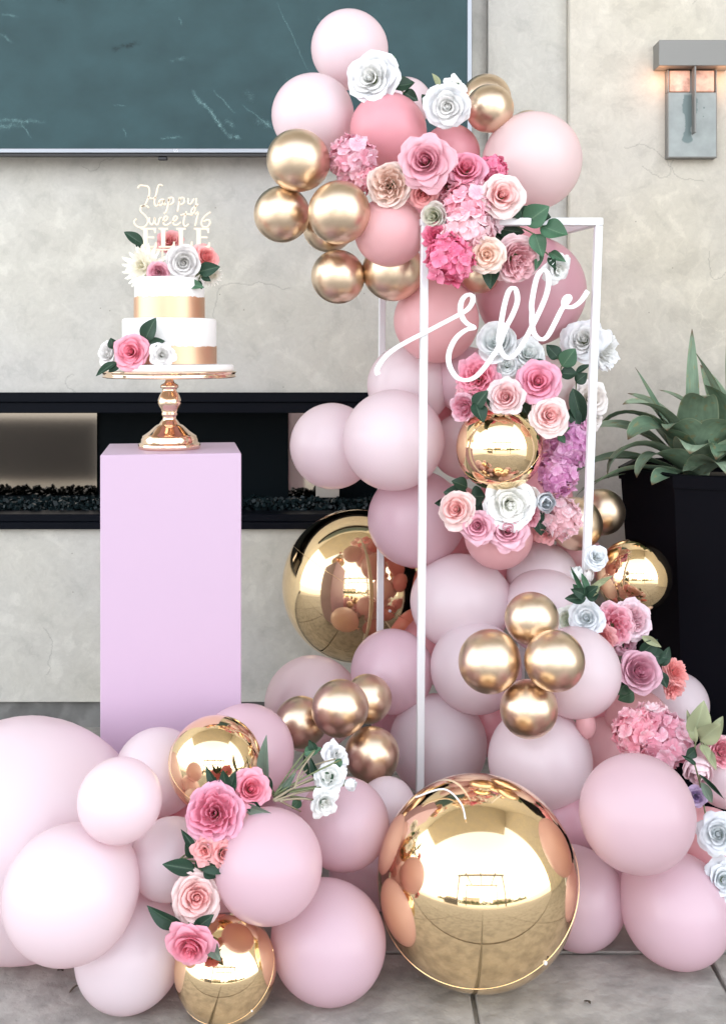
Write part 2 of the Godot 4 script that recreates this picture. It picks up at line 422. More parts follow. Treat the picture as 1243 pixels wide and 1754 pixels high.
# streaked along the blade, paler margins, a dry brown tip and a few scars
func agave_mat(key: String, base: Color, seed_: int) -> void:
	var m := mat(key, Color.WHITE, 0.55)
	var im := Image.create(96, 256, false, Image.FORMAT_RGB8)
	var n := FastNoiseLite.new()
	n.seed = seed_
	n.frequency = 0.03
	n.fractal_octaves = 4
	for y in 256:
		for x in 96:
			var u := absf(x - 47.5) / 47.5
			var v := 1.0 - y / 255.0
			var c := base * (1.0 + 0.10 * n.get_noise_2d(x * 3.0, y * 0.35) + 0.12 * n.get_noise_2d(x * 0.7 + 300.0, y * 0.7))
			c = c.lerp(Color(0.74, 0.76, 0.62), smoothstep(0.76, 0.86, u) * 0.65)
			c = c.lerp(Color(0.36, 0.27, 0.19), smoothstep(0.93, 1.0, v))
			c = c.lerp(Color(0.56, 0.53, 0.38), smoothstep(0.34, 0.5, n.get_noise_2d(x * 1.2 + 900.0, y * 0.9)) * 0.7)
			im.set_pixel(x, y, Color(c.r, c.g, c.b))
	m.albedo_texture = ImageTexture.create_from_image(im)
	m.cull_mode = BaseMaterial3D.CULL_DISABLED
	m.metallic_specular = 0.4

func agave_leaf(az: float, up: float, bend: float, L: float, w: float, twist: float) -> ArrayMesh:
	var st := begin()
	st.set_smooth_group(0)
	var dir := Vector3(cos(deg_to_rad(az)), 0, sin(deg_to_rad(az)))
	var side := Vector3(-dir.z, 0, dir.x)
	var p := dir * 0.015
	var nv := 16
	var nu := 8
	var g := []
	for j in nv + 1:
		var t := float(j) / nv
		var e := deg_to_rad(up - bend * pow(t, 1.9))
		var tan_ := dir * cos(e) + Vector3.UP * sin(e)
		var nrm := -dir * sin(e) + Vector3.UP * cos(e)
		if j > 0:
			p += tan_ * L / nv
		var tw := deg_to_rad(twist * t)
		var s2 := side * cos(tw) + nrm * sin(tw)
		var n2 := nrm * cos(tw) - side * sin(tw)
		var ww := w * 0.5 * (0.58 + 0.42 * sin(minf(t / 0.5, 1.0) * PI / 2)) * pow(clampf(1.0 - pow(t, 3.4), 0.0, 1.0), 0.85) + 0.0006
		var row := []
		for i in nu + 1:
			var u := 2.0 * i / nu - 1.0
			var cup := (0.34 - 0.14 * t) * u * u * ww + 0.05 * ww * sin(t * 11.0 + u * 2.0 + az)
			row.append([p + s2 * u * ww + n2 * cup, Vector2(0.5 + 0.42 * u, 1.0 - t)])
		g.append(row)
	for j in nv:
		for i in nu:
			for c in [[j, i], [j + 1, i], [j + 1, i + 1], [j, i], [j + 1, i + 1], [j, i + 1]]:
				st.set_uv(g[c[0]][c[1]][1])
				st.add_vertex(g[c[0]][c[1]][0])
	return done(st)

func plinth_and_cake() -> void:
	var st := begin()
	add_box(st, Vector3(-0.1525, 0, -0.1525), Vector3(0.1525, 0.972, 0.1525), 0.0018)
	var pl := part("pedestal", done(st, false), mats["lilac_paint"])
	pl.transform = Transform3D(Basis(Vector3.UP, deg_to_rad(9.0)), Vector3(-0.4439, 0, -2.6506))
	tag(pl, "tall square lilac pedestal under the cake stand", "pedestal")
	var k := 0.001349
	var c := Vector3(-0.448, 0.9723, -2.64)
	var s := thing("cake_stand", "shiny rose gold cake stand with turned stem on the lilac pedestal", "cake stand", c)
	var foot := []
	for p in [[0, 0], [51, 0], [53, 1.5], [53, 8], [51, 10], [48.5, 11], [48.5, 17], [46.5, 19.5], [46, 22], [41, 25], [34, 30], [27, 36.5], [22, 40.5], [18, 42]]:
		foot.append(Vector2(p[0] * k, p[1] * k))
	part("foot", lathe(foot, 64), mats["rose_gold"], s)
	var stem := []
	for p in [[18, 42], [15, 46.5], [12, 50], [11.5, 55], [13.5, 57.5], [14, 60], [13, 63], [15, 68], [18.5, 74], [20, 78.5], [19.5, 84], [17, 91], [13.5, 97], [12, 101], [12.5, 103], [15.5, 105], [15.5, 109], [12, 111], [8.5, 113], [7, 117], [5.5, 121]]:
		stem.append(Vector2(p[0] * k, p[1] * k))
	part("stem", lathe(stem, 48), mats["rose_gold"], s)
	var plate := []
	for p in [[0, 121], [60, 121], [108, 121.5], [113.5, 123], [114, 124], [112.5, 125], [112.5, 130], [114.5, 131], [114.5, 132.5], [112, 133.2], [0, 133.2]]:
		plate.append(Vector2(p[0] * k, p[1] * k))
	part("plate", lathe(plate, 96), mats["rose_gold"], s)
	# cake: board, two tiers, torn bands of gold
	var y0 := 133.6 * k
	var cake := thing("tiered_cake", "two tier white cake with torn rose gold bands on the stand", "cake", c + Vector3(0, y0, 0))
	part("cake_board", lathe([Vector2(0, 0), Vector2(108 * k, 0), Vector2(109.5 * k, 1.5 * k), Vector2(109.5 * k, 9 * k), Vector2(108 * k, 11 * k), Vector2(0, 11.2 * k)], 72), mats["icing"], cake)
	var h1 := 11.5 * k
	var tiers := [[80.0, 0.0, 78.0, 30.0], [59.5, 78.2, 70.0, 36.0]]
	var names := ["lower_tier", "upper_tier"]
	for i in 2:
		var r: float = tiers[i][0] * k
		var b: float = h1 + tiers[i][1] * k
		var t: float = b + tiers[i][2] * k
		part(names[i], lathe([Vector2(0, b), Vector2(r, b), Vector2(r, t - 0.006), Vector2(r - 0.0012, t - 0.0025), Vector2(r - 0.004, t - 0.0006), Vector2(r - 0.008, t), Vector2(0, t)], 72), mats["icing"], cake)
		part("gold_band", band_mesh(r + 0.0009, b + 0.0006, b + tiers[i][3] * k, i), mats["gold_leaf"], cake)
	# topper
	var top := Vector3(-0.4339, 1.4599, -2.64)
	var tp := thing("cake_topper", "cream lettered birthday topper in script and capitals above the cake", "cake topper", top)
	var words := {
		"word_happy": [[[-0.0871, 0.1157], [-0.0834, 0.1218], [-0.0747, 0.1218], [-0.0638, 0.1190], [-0.0601, 0.1081], [-0.0638, 0.0918], [-0.0714, 0.0765], [-0.0812, 0.0743]], [[-0.0300, 0.1212], [-0.0344, 0.1240], [-0.0398, 0.1212], [-0.0442, 0.1048], [-0.0485, 0.0874], [-0.0474, 0.0765], [-0.0426, 0.0754], [-0.0376, 0.0820]], [[-0.0638, 0.0950], [-0.0540, 0.0918], [-0.0442, 0.0950]], [[-0.0267, 0.0891], [-0.0344, 0.0891], [-0.0383, 0.0820], [-0.0354, 0.0761], [-0.0289, 0.0809], [-0.0261, 0.0885], [-0.0267, 0.0787], [-0.0213, 0.0787]], [[-0.0148, 0.0950], [-0.0174, 0.0787], [-0.0213, 0.0623], [-0.0267, 0.0569]], [[-0.0165, 0.0863], [-0.0115, 0.0939], [-0.0056, 0.0918], [-0.0060, 0.0820], [-0.0137, 0.0776]], [[0.0096, 0.0950], [0.0075, 0.0787], [0.0044, 0.0613]], [[0.0081, 0.0863], [0.0136, 0.0939], [0.0197, 0.0918], [0.0192, 0.0820], [0.0114, 0.0776]], [[0.0293, 0.0928], [0.0293, 0.0820], [0.0354, 0.0798], [0.0430, 0.0918]], [[0.0484, 0.0928], [0.0467, 0.0743], [0.0423, 0.0591], [0.0364, 0.0602], [0.0408, 0.0700], [0.0528, 0.0787]]],
		"word_sweet": [[[-0.0616, 0.0700], [-0.0675, 0.0748], [-0.0784, 0.0732], [-0.0812, 0.0634], [-0.0714, 0.0536], [-0.0638, 0.0417], [-0.0692, 0.0286], [-0.0823, 0.0247], [-0.0932, 0.0308], [-0.0958, 0.0395], [-0.0899, 0.0449]], [[-0.0601, 0.0482], [-0.0601, 0.0362], [-0.0529, 0.0319], [-0.0479, 0.0471], [-0.0470, 0.0340], [-0.0409, 0.0325], [-0.0365, 0.0460], [-0.0322, 0.0471]], [[-0.0300, 0.0384], [-0.0213, 0.0417], [-0.0180, 0.0482], [-0.0235, 0.0504], [-0.0283, 0.0417], [-0.0267, 0.0319], [-0.0191, 0.0308], [-0.0104, 0.0373]], [[-0.0071, 0.0384], [0.0009, 0.0417], [0.0044, 0.0482], [-0.0012, 0.0504], [-0.0060, 0.0417], [-0.0043, 0.0319], [0.0038, 0.0308], [0.0125, 0.0373]], [[0.0255, 0.0623], [0.0201, 0.0460], [0.0184, 0.0329], [0.0234, 0.0275], [0.0306, 0.0329]], [[0.0114, 0.0536], [0.0245, 0.0558], [0.0397, 0.0536]]],
		"number_sixteen": [[[0.0452, 0.0547], [0.0523, 0.0602], [0.0489, 0.0438], [0.0452, 0.0275]], [[0.0811, 0.0602], [0.0691, 0.0525], [0.0604, 0.0384], [0.0626, 0.0275], [0.0735, 0.0268], [0.0800, 0.0351], [0.0757, 0.0427], [0.0648, 0.0384]]],
	}
	for w in words:
		var o := thing_part(tp, w)
		var stw := begin()
		for stroke in words[w]:
			var pts := []
			for q in stroke:
				pts.append(Vector3(q[0], q[1], 0))
			add_tube(stw, smooth_path(pts, 5), 0.0021, 8, 0.0015)
		o.mesh = done(stw)
		o.material_override = mats["topper_gold"]
	var i := 0
	for ch in ["E", "L", "L", "E"]:
		var tm := TextMesh.new()
		tm.text = ch
		tm.font = SystemFont.new()
		tm.font.font_names = PackedStringArray(["Droid Serif"])
		tm.font.font_weight = 700
		tm.font_size = 64
		tm.pixel_size = 0.00100
		tm.depth = 0.003
		var q := part("letter", tm, mats["topper_gold"], tp)
		q.position = Vector3(-0.0615 + 0.041 * i, 0.0, 0.0)
		i += 1
	var bs := begin()
	add_box(bs, Vector3(-0.088, -0.0285, -0.0014), Vector3(0.082, -0.0245, 0.0014))
	part("base_bar", done(bs, false), mats["topper_gold"], tp)
	for x in [-0.03, 0.03]:
		bs = begin()
		add_box(bs, Vector3(x - 0.002, -0.13, -0.0012), Vector3(x + 0.002, -0.029, 0.0012))
		part("prong", done(bs, false), mats["topper_gold"], tp)

func thing_part(parent: Node3D, called: String) -> MeshInstance3D:
	var o := MeshInstance3D.new()
	o.name = called
	parent.add_child(o, true)
	return o

func band_mesh(r: float, y0: float, y1: float, seed_: int) -> ArrayMesh:
	var n := FastNoiseLite.new()
	n.seed = seed_ + 3
	n.frequency = 1.0
	n.fractal_octaves = 4
	var st := begin()
	st.set_smooth_group(0)
	var segs := 180
	for k in segs:
		var q := []
		for e in [k, (k + 1) % segs]:
			var a: float = TAU * e / segs
			var top := y1 + 0.0035 * n.get_noise_2d(cos(a) * 3.0, sin(a) * 3.0) + 0.0016 * n.get_noise_2d(cos(a) * 14.0, sin(a) * 14.0)
			q.append([Vector3(cos(a) * r, y0, sin(a) * r), Vector3(cos(a) * r, top, sin(a) * r), Vector3(cos(a) * (r - 0.0008), top, sin(a) * (r - 0.0008))])
		st.set_smooth_group(0)
		quad(st, q[0][0], q[1][0], q[1][1], q[0][1])
		st.set_smooth_group(1)
		quad(st, q[0][1], q[1][1], q[1][2], q[0][2])
	return done(st)

func frame_and_sign() -> void:
	var f := thing("display_frame", "slim white metal box frame standing among the balloons", "frame", Vector3.ZERO)
	var lo := [Vector3(0.128, 0, -2.6), Vector3(0.4846, 0, -2.6), Vector3(0.41, 0, -3.02), Vector3(0.042, 0, -3.02)]
	var hi := [Vector3(0.1407, 1.493, -2.6), Vector3(0.5367, 1.493, -2.6), Vector3(0.444, 1.493, -3.02), Vector3(0.0519, 1.493, -3.02)]
	var w := 0.0172
	for i in 4:
		var st := begin()
		add_bar(st, lo[i] + Vector3(0, 0.0005, 0), hi[i] - Vector3(0, w / 2, 0), w)
		part("post", done(st, false), mats["white_paint"], f)
		var j := (i + 1) % 4
		for e in [[lo[i] + Vector3(0, w / 2 + 0.001, 0), lo[j] + Vector3(0, w / 2 + 0.001, 0)], [hi[i], hi[j]]]:
			st = begin()
			var d: Vector3 = (e[1] - e[0]).normalized() * (w / 2 + (0.0 if i % 2 else 0.001))
			if i % 2 == 0:
				add_bar(st, e[0] - d, e[1] + d, w)
			else:
				add_bar(st, e[0] + d, e[1] - d, w - 0.0006)
			part("rail", done(st, false), mats["white_paint"], f)
	var s := thing("name_sign", "white acrylic script name sign fixed across the front of the frame", "sign", Vector3(0.2713, 1.2531, -2.5868))
	var pts := []
	for q in [[-0.2368, -0.1089, 0.00220], [-0.2398, -0.1002, 0.00214], [-0.2350, -0.0877, 0.00208], [-0.2210, -0.0685, 0.00202], [-0.2015, -0.0515, 0.00196], [-0.1687, -0.0321, 0.00190], [-0.1328, -0.0141, 0.00184], [-0.0940, 0.0062, 0.00178], [-0.0536, 0.0277, 0.00172], [-0.0342, 0.0397, 0.00166], [-0.0240, 0.0546, 0.00160], [-0.0222, 0.0665, 0.00154], [-0.0297, 0.0734, 0.00148], [-0.0408, 0.0689, 0.00142], [-0.0485, 0.0561, 0.00136], [-0.0506, 0.0382, 0.00130], [-0.0447, 0.0187, 0.00124], [-0.0342, 0.0068, 0.00118], [-0.0193, -0.0022, 0.00112], [-0.0372, -0.0070, 0.00106], [-0.0581, -0.0231, 0.00100], [-0.0724, -0.0470, 0.00094], [-0.0775, -0.0724, 0.00088], [-0.0724, -0.0948, 0.00082], [-0.0581, -0.1152, 0.00076], [-0.0372, -0.1211, 0.00070], [-0.0163, -0.1134, 0.00064], [0.0047, -0.0918, 0.00058], [0.0226, -0.0664, 0.00052], [0.0350, -0.0476, 0.00046], [0.0510, -0.0059, 0.00040], [0.0687, 0.0293, 0.00034], [0.0786, 0.0581, 0.00028], [0.0760, 0.0821, 0.00022], [0.0677, 0.0885, 0.00016], [0.0581, 0.0789, 0.00010], [0.0485, 0.0453, 0.00004], [0.0408, 0.0005, -0.00002], [0.0370, -0.0316, -0.00008], [0.0430, -0.0572, -0.00014], [0.0568, -0.0706, -0.00020], [0.0728, -0.0636, -0.00026], [0.0911, -0.0380, -0.00032], [0.1087, -0.0059, -0.00038], [0.1279, 0.0325, -0.00044], [0.1439, 0.0709, -0.00050], [0.1497, 0.0997, -0.00056], [0.1472, 0.1220, -0.00062], [0.1353, 0.1287, -0.00068], [0.1220, 0.1088, -0.00074], [0.1114, 0.0531, -0.00080], [0.1122, 0.0325, -0.00086], [0.1122, 0.0069, -0.00092], [0.1183, -0.0171, -0.00098], [0.1327, -0.0284, -0.00104], [0.1471, -0.0213, -0.00110], [0.1631, 0.0069, -0.00116], [0.1791, 0.0389, -0.00122], [0.1903, 0.0533, -0.00128], [0.1977, 0.0639, -0.00134], [0.1945, 0.0699, -0.00140], [0.1871, 0.0645, -0.00146], [0.1842, 0.0533, -0.00152], [0.1903, 0.0453, -0.00158], [0.2063, 0.0459, -0.00164], [0.2240, 0.0597, -0.00170], [0.2390, 0.0818, -0.00176]]:
		pts.append(Vector3(q[0], q[1], q[2]))
	var st := begin()
	add_tube(st, smooth_path(pts, 7), 0.0058, 12, 0.003)
	part("lettering", done(st), mats["acrylic_white"], s)

func balloons() -> void:
	balloon(Vector3(-0.034, 1.9791, -2.95), 0.0998, Vector3(0.354, -0.6621, -0.6606), 1.00, "latex_pale", "latex_balloon", "pale pink balloon at the very top of the garland, against the television", "pale pink latex balloons")
	balloon(Vector3(-0.125, 1.789, -2.85), 0.1023, Vector3(0.5719, -0.3921, -0.7206), 1.00, "latex_pale", "latex_balloon", "pale pink balloon at upper left just above the gold trio", "pale pink latex balloons")
	balloon(Vector3(0.062, 1.736, -2.78), 0.0927, Vector3(0.237, -0.3865, -0.8913), 1.00, "latex_pink", "latex_balloon", "round medium pink balloon between the big mauve rose and the white peony above it", "deep pink latex balloons")
	balloon(Vector3(0.22, 1.694, -2.85), 0.0716, Vector3(-0.1633, -0.2644, -0.9505), 1.00, "latex_pink", "latex_balloon", "medium pink balloon half hidden below the upper right white rose", "deep pink latex balloons")
	balloon(Vector3(0.1131, 1.8523, -3), 0.0677, Vector3(0.1203, -0.5292, -0.84), 1.00, "latex_pale", "latex_balloon", "pale pink balloon peeking between the two white blooms at top", "pale pink latex balloons")
	balloon(Vector3(0.4143, 1.6638, -2.8), 0.1206, Vector3(-0.7593, -0.6371, -0.1322), 1.00, "latex_blush", "latex_balloon", "large pale blush balloon right of the top flowers, in front of the plaster wall", "blush latex balloons")
	balloon(Vector3(0.0621, 1.4769, -2.66), 0.0832, Vector3(0.2412, 0.2565, -0.936), 1.00, "latex_rose", "latex_balloon", "salmon pink balloon right of the gold trio, below the peach peony", "rose pink latex balloons")
	balloon(Vector3(-0.1502, 1.6417, -2.65), 0.0734, Vector3(0.6581, -0.1653, -0.7346), 1.00, "gold_chrome", "chrome_balloon", "topmost gold chrome balloon of the upper left cluster", "small gold chrome balloons")
	balloon(Vector3(-0.1918, 1.5226, -2.7), 0.0665, Vector3(0.7068, 0.1059, -0.6995), 1.00, "gold_chrome", "chrome_balloon", "leftmost gold chrome balloon of the upper left cluster", "small gold chrome balloons")
	balloon(Vector3(-0.054, 1.5147, -2.6), 0.0720, Vector3(0.5168, 0.1179, -0.8479), 1.00, "gold_chrome", "chrome_balloon", "front gold chrome balloon of the upper left cluster, beside the salmon balloon", "small gold chrome balloons")
	balloon(Vector3(-0.0848, 1.4994, -2.78), 0.0613, Vector3(0.5552, 0.1983, -0.8078), 1.00, "gold_chrome", "chrome_balloon", "mostly hidden gold chrome balloon behind the upper left trio", "small gold chrome balloons")
	balloon(Vector3(-0.0593, 1.3758, -2.72), 0.0642, Vector3(0.4698, 0.4481, -0.7606), 1.00, "gold_chrome", "chrome_balloon", "lowest gold chrome balloon hanging at left under the upper cluster", "small gold chrome balloons")
	balloon(Vector3(0.0721, 1.3918, -2.73), 0.0742, Vector3(0.2007, 0.4682, -0.8605), 1.00, "gold_chrome", "chrome_balloon", "gold chrome balloon under the salmon balloon, touching the left frame post", "small gold chrome balloons")
	balloon(Vector3(0.3087, 1.7902, -2.78), 0.0585, Vector3(-0.3558, -0.4744, -0.8052), 1.00, "gold_chrome", "chrome_balloon", "gold chrome balloon right of the upper white rose", "small gold chrome balloons")
	balloon(Vector3(0.3152, 1.8439, -2.92), 0.0644, Vector3(-0.3296, -0.5171, -0.7899), 1.00, "gold_chrome", "chrome_balloon", "gold chrome balloon tucked behind the one beside the upper white rose", "small gold chrome balloons")
	balloon(Vector3(0.4332, 1.7731, -2.98), 0.0550, Vector3(-0.5496, -0.3297, -0.7676), 1.00, "gold_chrome", "chrome_balloon", "gold chrome balloon almost hidden behind the large pale blush balloon", "small gold chrome balloons")
	balloon(Vector3(0.19, 1.6, -3), 0.1231, Vector3(-0.0612, 0.0408, -0.9973), 1.00, "latex_pink", "latex_balloon", "pink balloon buried behind the topmost pink roses", "deep pink latex balloons")
	balloon(Vector3(0.27, 1.4723, -2.95), 0.1271, Vector3(-0.2595, 0.3337, -0.9063), 1.00, "latex_pink", "latex_balloon", "pink balloon buried behind the light pink hydrangea", "deep pink latex balloons")
	balloon(Vector3(0.2858, 1.3853, -2.78), 0.0456, Vector3(-0.3105, 0.4724, -0.8249), 1.00, "gold_chrome", "chrome_balloon", "sliver of gold chrome balloon under the peach rose at the top", "small gold chrome balloons")
	balloon(Vector3(0.3696, 1.4974, -2.9), 0.0892, Vector3(-0.4823, 0.2412, -0.8421), 1.00, "latex_pink", "latex_balloon", "pink balloon buried behind the pale peony near the frame corner", "deep pink latex balloons")
	balloon(Vector3(0.1802, 1.2732, -2.8), 0.1048, Vector3(0.1496, -0.7083, -0.6898), 1.00, "latex_rose", "latex_balloon", "rose pink balloon behind the sign's first letter and the left frame post", "rose pink latex balloons")
	balloon(Vector3(0.4231, 1.3492, -2.88), 0.1388, Vector3(-0.2683, -0.7478, -0.6073), 1.00, "latex_dusty", "latex_balloon", "large dusty mauve balloon behind the end of the script sign", "")
	balloon(Vector3(0.119, 1.1102, -2.92), 0.1078, Vector3(0.3316, -0.4689, -0.8187), 1.00, "latex_pale", "latex_balloon", "pale pink balloon behind the tail of the sign, under the rose pink one", "pale pink latex balloons")
	balloon(Vector3(0.2655, 1.1227, -2.9), 0.0877, Vector3(0, -0.5179, -0.8554), 1.00, "latex_mauve", "latex_balloon", "mauve balloon left of the pink peony under the sign", "mauve latex balloons")
	balloon(Vector3(0.1804, 1.0327, -3.02), 0.0805, Vector3(0.231, -0.3427, -0.9106), 1.00, "latex_pink", "latex_balloon", "deep pink balloon in the gap behind the double pale balloons", "deep pink latex balloons")
	balloon(Vector3(-0.0771, 0.9544, -2.92), 0.1108, Vector3(0.6814, -0.1066, -0.7241), 1.00, "latex_pale", "latex_balloon", "pale balloon farthest left in the middle, before the fireplace", "pale pink latex balloons")
	balloon(Vector3(0.0748, 0.9805, -2.78), 0.1226, Vector3(0.4519, -0.165, -0.8767), 1.00, "latex_pale", "latex_balloon", "large pale balloon crossed by the left frame post, before the fireplace", "pale pink latex balloons")
	balloon(Vector3(0.2598, 0.9559, -2.92), 0.0869, Vector3(0.0202, -0.1496, -0.9885), 1.00, "latex_blush", "latex_balloon", "beige blush balloon left of the middle gold globe", "blush latex balloons")
	balloon(Vector3(0.1361, 0.7717, -2.9), 0.1249, Vector3(0.3175, 0.3212, -0.8922), 1.00, "latex_mauve", "latex_balloon", "large mauve balloon below the pale pair, above the back gold globe", "mauve latex balloons")
	balloon(Vector3(0.3253, 0.7574, -2.74), 0.0843, Vector3(-0.1925, 0.4177, -0.8879), 1.00, "latex_rose", "latex_balloon", "pink balloon under the pair of mauve roses", "rose pink latex balloons")
	balloon(Vector3(0.2425, 0.5723, -2.84), 0.1194, Vector3(0.996, -0.0871, -0.02), 1.03, "latex_pale", "latex_balloon", "wide pale balloon right of the back gold globe", "pale pink latex balloons")
	balloon(Vector3(0.4527, 0.624, -2.88), 0.0916, Vector3(-0.3821, 0.5671, -0.7296), 1.00, "latex_pale", "latex_balloon", "upper of two stacked pale balloons left of the small white blooms", "pale pink latex balloons")
	balloon(Vector3(0.4473, 0.5596, -2.8), 0.1034, Vector3(-0.3581, 0.6623, -0.6581), 1.00, "latex_pale", "latex_balloon", "lower of two stacked pale balloons, behind the gold four leaf cluster", "pale pink latex balloons")
	balloon(Vector3(0.3592, 0.6, -3), 0.0800, Vector3(-0.1749, 0.6042, -0.7774), 1.00, "latex_pink", "latex_balloon", "pink balloon in the gap behind the wide pale balloon", "deep pink latex balloons")
	balloon(Vector3(0.4525, 1.1003, -2.86), 0.0851, Vector3(-0.4238, -0.4304, -0.797), 1.00, "latex_white", "latex_balloon", "off white balloon behind the bright pink rose beside the right post", "")
	balloon(Vector3(0.5669, 0.6538, -3), 0.0646, Vector3(-0.5488, 0.4477, -0.706), 1.00, "latex_rose", "latex_balloon", "pink balloon deep behind the lower right gold pair", "rose pink latex balloons")
	balloon(Vector3(0.4003, 0.9832, -3.02), 0.1394, Vector3(-0.3029, -0.2272, -0.9255), 1.00, "latex_pink", "latex_balloon", "pink balloon buried behind the middle gold globe", "deep pink latex balloons")
	balloon(Vector3(0.4285, 0.8, -3), 0.1231, Vector3(-0.3692, 0.2215, -0.9025), 1.00, "latex_pink", "latex_balloon", "pink balloon buried behind the white oval rose", "deep pink latex balloons")
	balloon(Vector3(0.3225, 0.5083, -3.25), 0.1167, Vector3(-0.046, 0.6597, -0.7501), 1.00, "latex_pink", "latex_balloon", "added deep pink balloon at the back for the globe to mirror, right of the large gold globe by the wall", "deep pink latex balloons")  # first of the added fillers, put in to colour the back globe's reflection
	balloon(Vector3(0.2535, 0.7211, -3.22), 0.1024, Vector3(0.0955, 0.3439, -0.9341), 1.00, "latex_pink", "latex_balloon", "added deep pink balloon at the back for the globe to mirror, above the one beside the large gold globe", "deep pink latex balloons")
	balloon(Vector3(0.1851, 0.3683, -3.18), 0.0978, Vector3(0.1625, 0.7748, -0.611), 1.00, "latex_pink", "latex_balloon", "added deep pink balloon low at the back for the globe to mirror, below the large gold globe's right side", "deep pink latex balloons")
	balloon(Vector3(0.618, 0.7809, -2.95), 0.0605, Vector3(-0.6679, 0.2236, -0.7099), 1.00, "gold_chrome", "chrome_balloon", "gold chrome balloon right of the frame post, against the planter", "small gold chrome balloons")
	balloon(Vector3(0.5275, 0.769, -2.83), 0.0668, Vector3(-0.5754, 0.3017, -0.7602), 1.00, "gold_chrome", "chrome_balloon", "gold chrome balloon behind the lower right frame post", "small gold chrome balloons")
	balloon(Vector3(0.0725, 0.4103, -2.8), 0.1019, Vector3(0.6187, -0.2975, -0.7271), 1.00, "latex_mauve", "latex_balloon", "mauve balloon behind the left post, below the back gold globe", "mauve latex balloons")
	balloon(Vector3(-0.1286, 0.3003, -2.9), 0.1219, Vector3(0.8114, -0.1058, -0.5749), 1.00, "latex_blush", "latex_balloon", "greyish blush balloon against the wall behind the lower gold cluster", "blush latex balloons")
	balloon(Vector3(0.2719, 0.4356, -2.74), 0.1110, Vector3(0.237, -0.3865, -0.8913), 1.00, "latex_pale", "latex_balloon", "pale balloon behind the left of the gold four leaf cluster", "pale pink latex balloons")
	balloon(Vector3(-0.1409, 0.3572, -2.58), 0.0582, Vector3(0.8305, -0.0296, -0.5562), 1.00, "gold_chrome", "chrome_balloon", "left gold chrome balloon of the lower left cluster", "small gold chrome balloons")
	balloon(Vector3(-0.0506, 0.4141, -2.5), 0.0615, Vector3(0.7696, -0.0956, -0.6313), 1.00, "gold_chrome", "chrome_balloon", "front gold chrome balloon of the lower left cluster", "small gold chrome balloons")
	balloon(Vector3(0.0114, 0.4009, -2.61), 0.0549, Vector3(0.7069, -0.1499, -0.6912), 1.00, "gold_chrome", "chrome_balloon", "back gold chrome balloon of the lower left cluster", "small gold chrome balloons")
	balloon(Vector3(0.0201, 0.3009, -2.53), 0.0610, Vector3(0.6996, 0.1238, -0.7037), 1.00, "gold_chrome", "chrome_balloon", "lowest gold chrome balloon of the lower left cluster", "small gold chrome balloons")
	balloon(Vector3(0.3625, 0.6221, -2.45), 0.0578, Vector3(-0.0964, -0.6108, -0.7859), 1.00, "gold_chrome", "chrome_balloon", "top gold chrome balloon of the four leaf cluster", "small gold chrome balloons")
	balloon(Vector3(0.2676, 0.5413, -2.41), 0.0667, Vector3(0.1532, -0.4266, -0.8914), 1.00, "gold_chrome", "chrome_balloon", "left gold chrome balloon of the four leaf cluster", "small gold chrome balloons")
	balloon(Vector3(0.398, 0.5534, -2.37), 0.0644, Vector3(-0.2464, -0.4213, -0.8728), 1.00, "gold_chrome", "chrome_balloon", "right gold chrome balloon of the four leaf cluster", "small gold chrome balloons")
	balloon(Vector3(0.3504, 0.4412, -2.41), 0.0606, Vector3(-0.1007, -0.145, -0.9843), 1.00, "gold_chrome", "chrome_balloon", "bottom gold chrome balloon of the four leaf cluster", "small gold chrome balloons")
	balloon(Vector3(0.4716, 0.4838, -2.53), 0.1012, Vector3(-0.3703, -0.3457, -0.8622), 1.00, "latex_pale", "latex_balloon", "pale balloon right of the gold four leaf cluster", "pale pink latex balloons")
	balloon(Vector3(0.1819, 0.2446, -2.76), 0.1203, Vector3(0.4676, 0.0899, -0.8793), 1.00, "latex_pale", "latex_balloon", "pale balloon behind the foot of the left post, above the big front globe", "pale pink latex balloons")
	balloon(Vector3(0.3925, 0.2905, -2.53), 0.1168, Vector3(-0.1735, 0.2011, -0.9641), 1.00, "latex_pale", "latex_balloon", "large pale balloon above the big front globe, under the gold cluster", "pale pink latex balloons")
	balloon(Vector3(0.4891, 0.3795, -2.5), 0.0218, Vector3(-0.1736, 0.9846, -0.02), 1.50, "latex_rose", "latex_balloon", "small salmon balloon tip poking out beside the pale balloons", "rose pink latex balloons")
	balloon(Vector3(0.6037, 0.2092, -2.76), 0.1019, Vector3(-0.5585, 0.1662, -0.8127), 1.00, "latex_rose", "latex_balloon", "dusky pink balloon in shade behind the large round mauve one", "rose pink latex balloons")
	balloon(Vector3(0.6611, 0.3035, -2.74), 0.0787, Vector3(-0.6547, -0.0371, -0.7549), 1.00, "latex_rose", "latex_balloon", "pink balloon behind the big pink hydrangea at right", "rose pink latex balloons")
	balloon(Vector3(0.787, 0.3143, -2.85), 0.0775, Vector3(-0.7481, -0.1176, -0.6531), 1.00, "latex_pale", "latex_balloon", "pale balloon in front of the planter behind the coral blossom", "pale pink latex balloons")
	balloon(Vector3(0.519, 0.3216, -2.16), 0.1086, Vector3(-0.0804, -0.456, -0.8863), 1.00, "latex_grey_mauve", "latex_balloon", "large round greyish mauve balloon at lower right, uppermost of its three", "mauve latex balloons")
	balloon(Vector3(0.4335, 0.0941, -2.2941), 0.0941, Vector3(-0.2785, 0.7343, -0.619), 1.00, "latex_mauve", "latex_balloon", "mauve balloon on the floor right of the big front globe", "mauve latex balloons")
	balloon(Vector3(0.6109, 0.1063, -2.2286), 0.1063, Vector3(-0.5753, 0.6399, -0.5095), 1.00, "latex_mauve", "latex_balloon", "mauve balloon on the floor nearest the lower right corner", "mauve latex balloons")
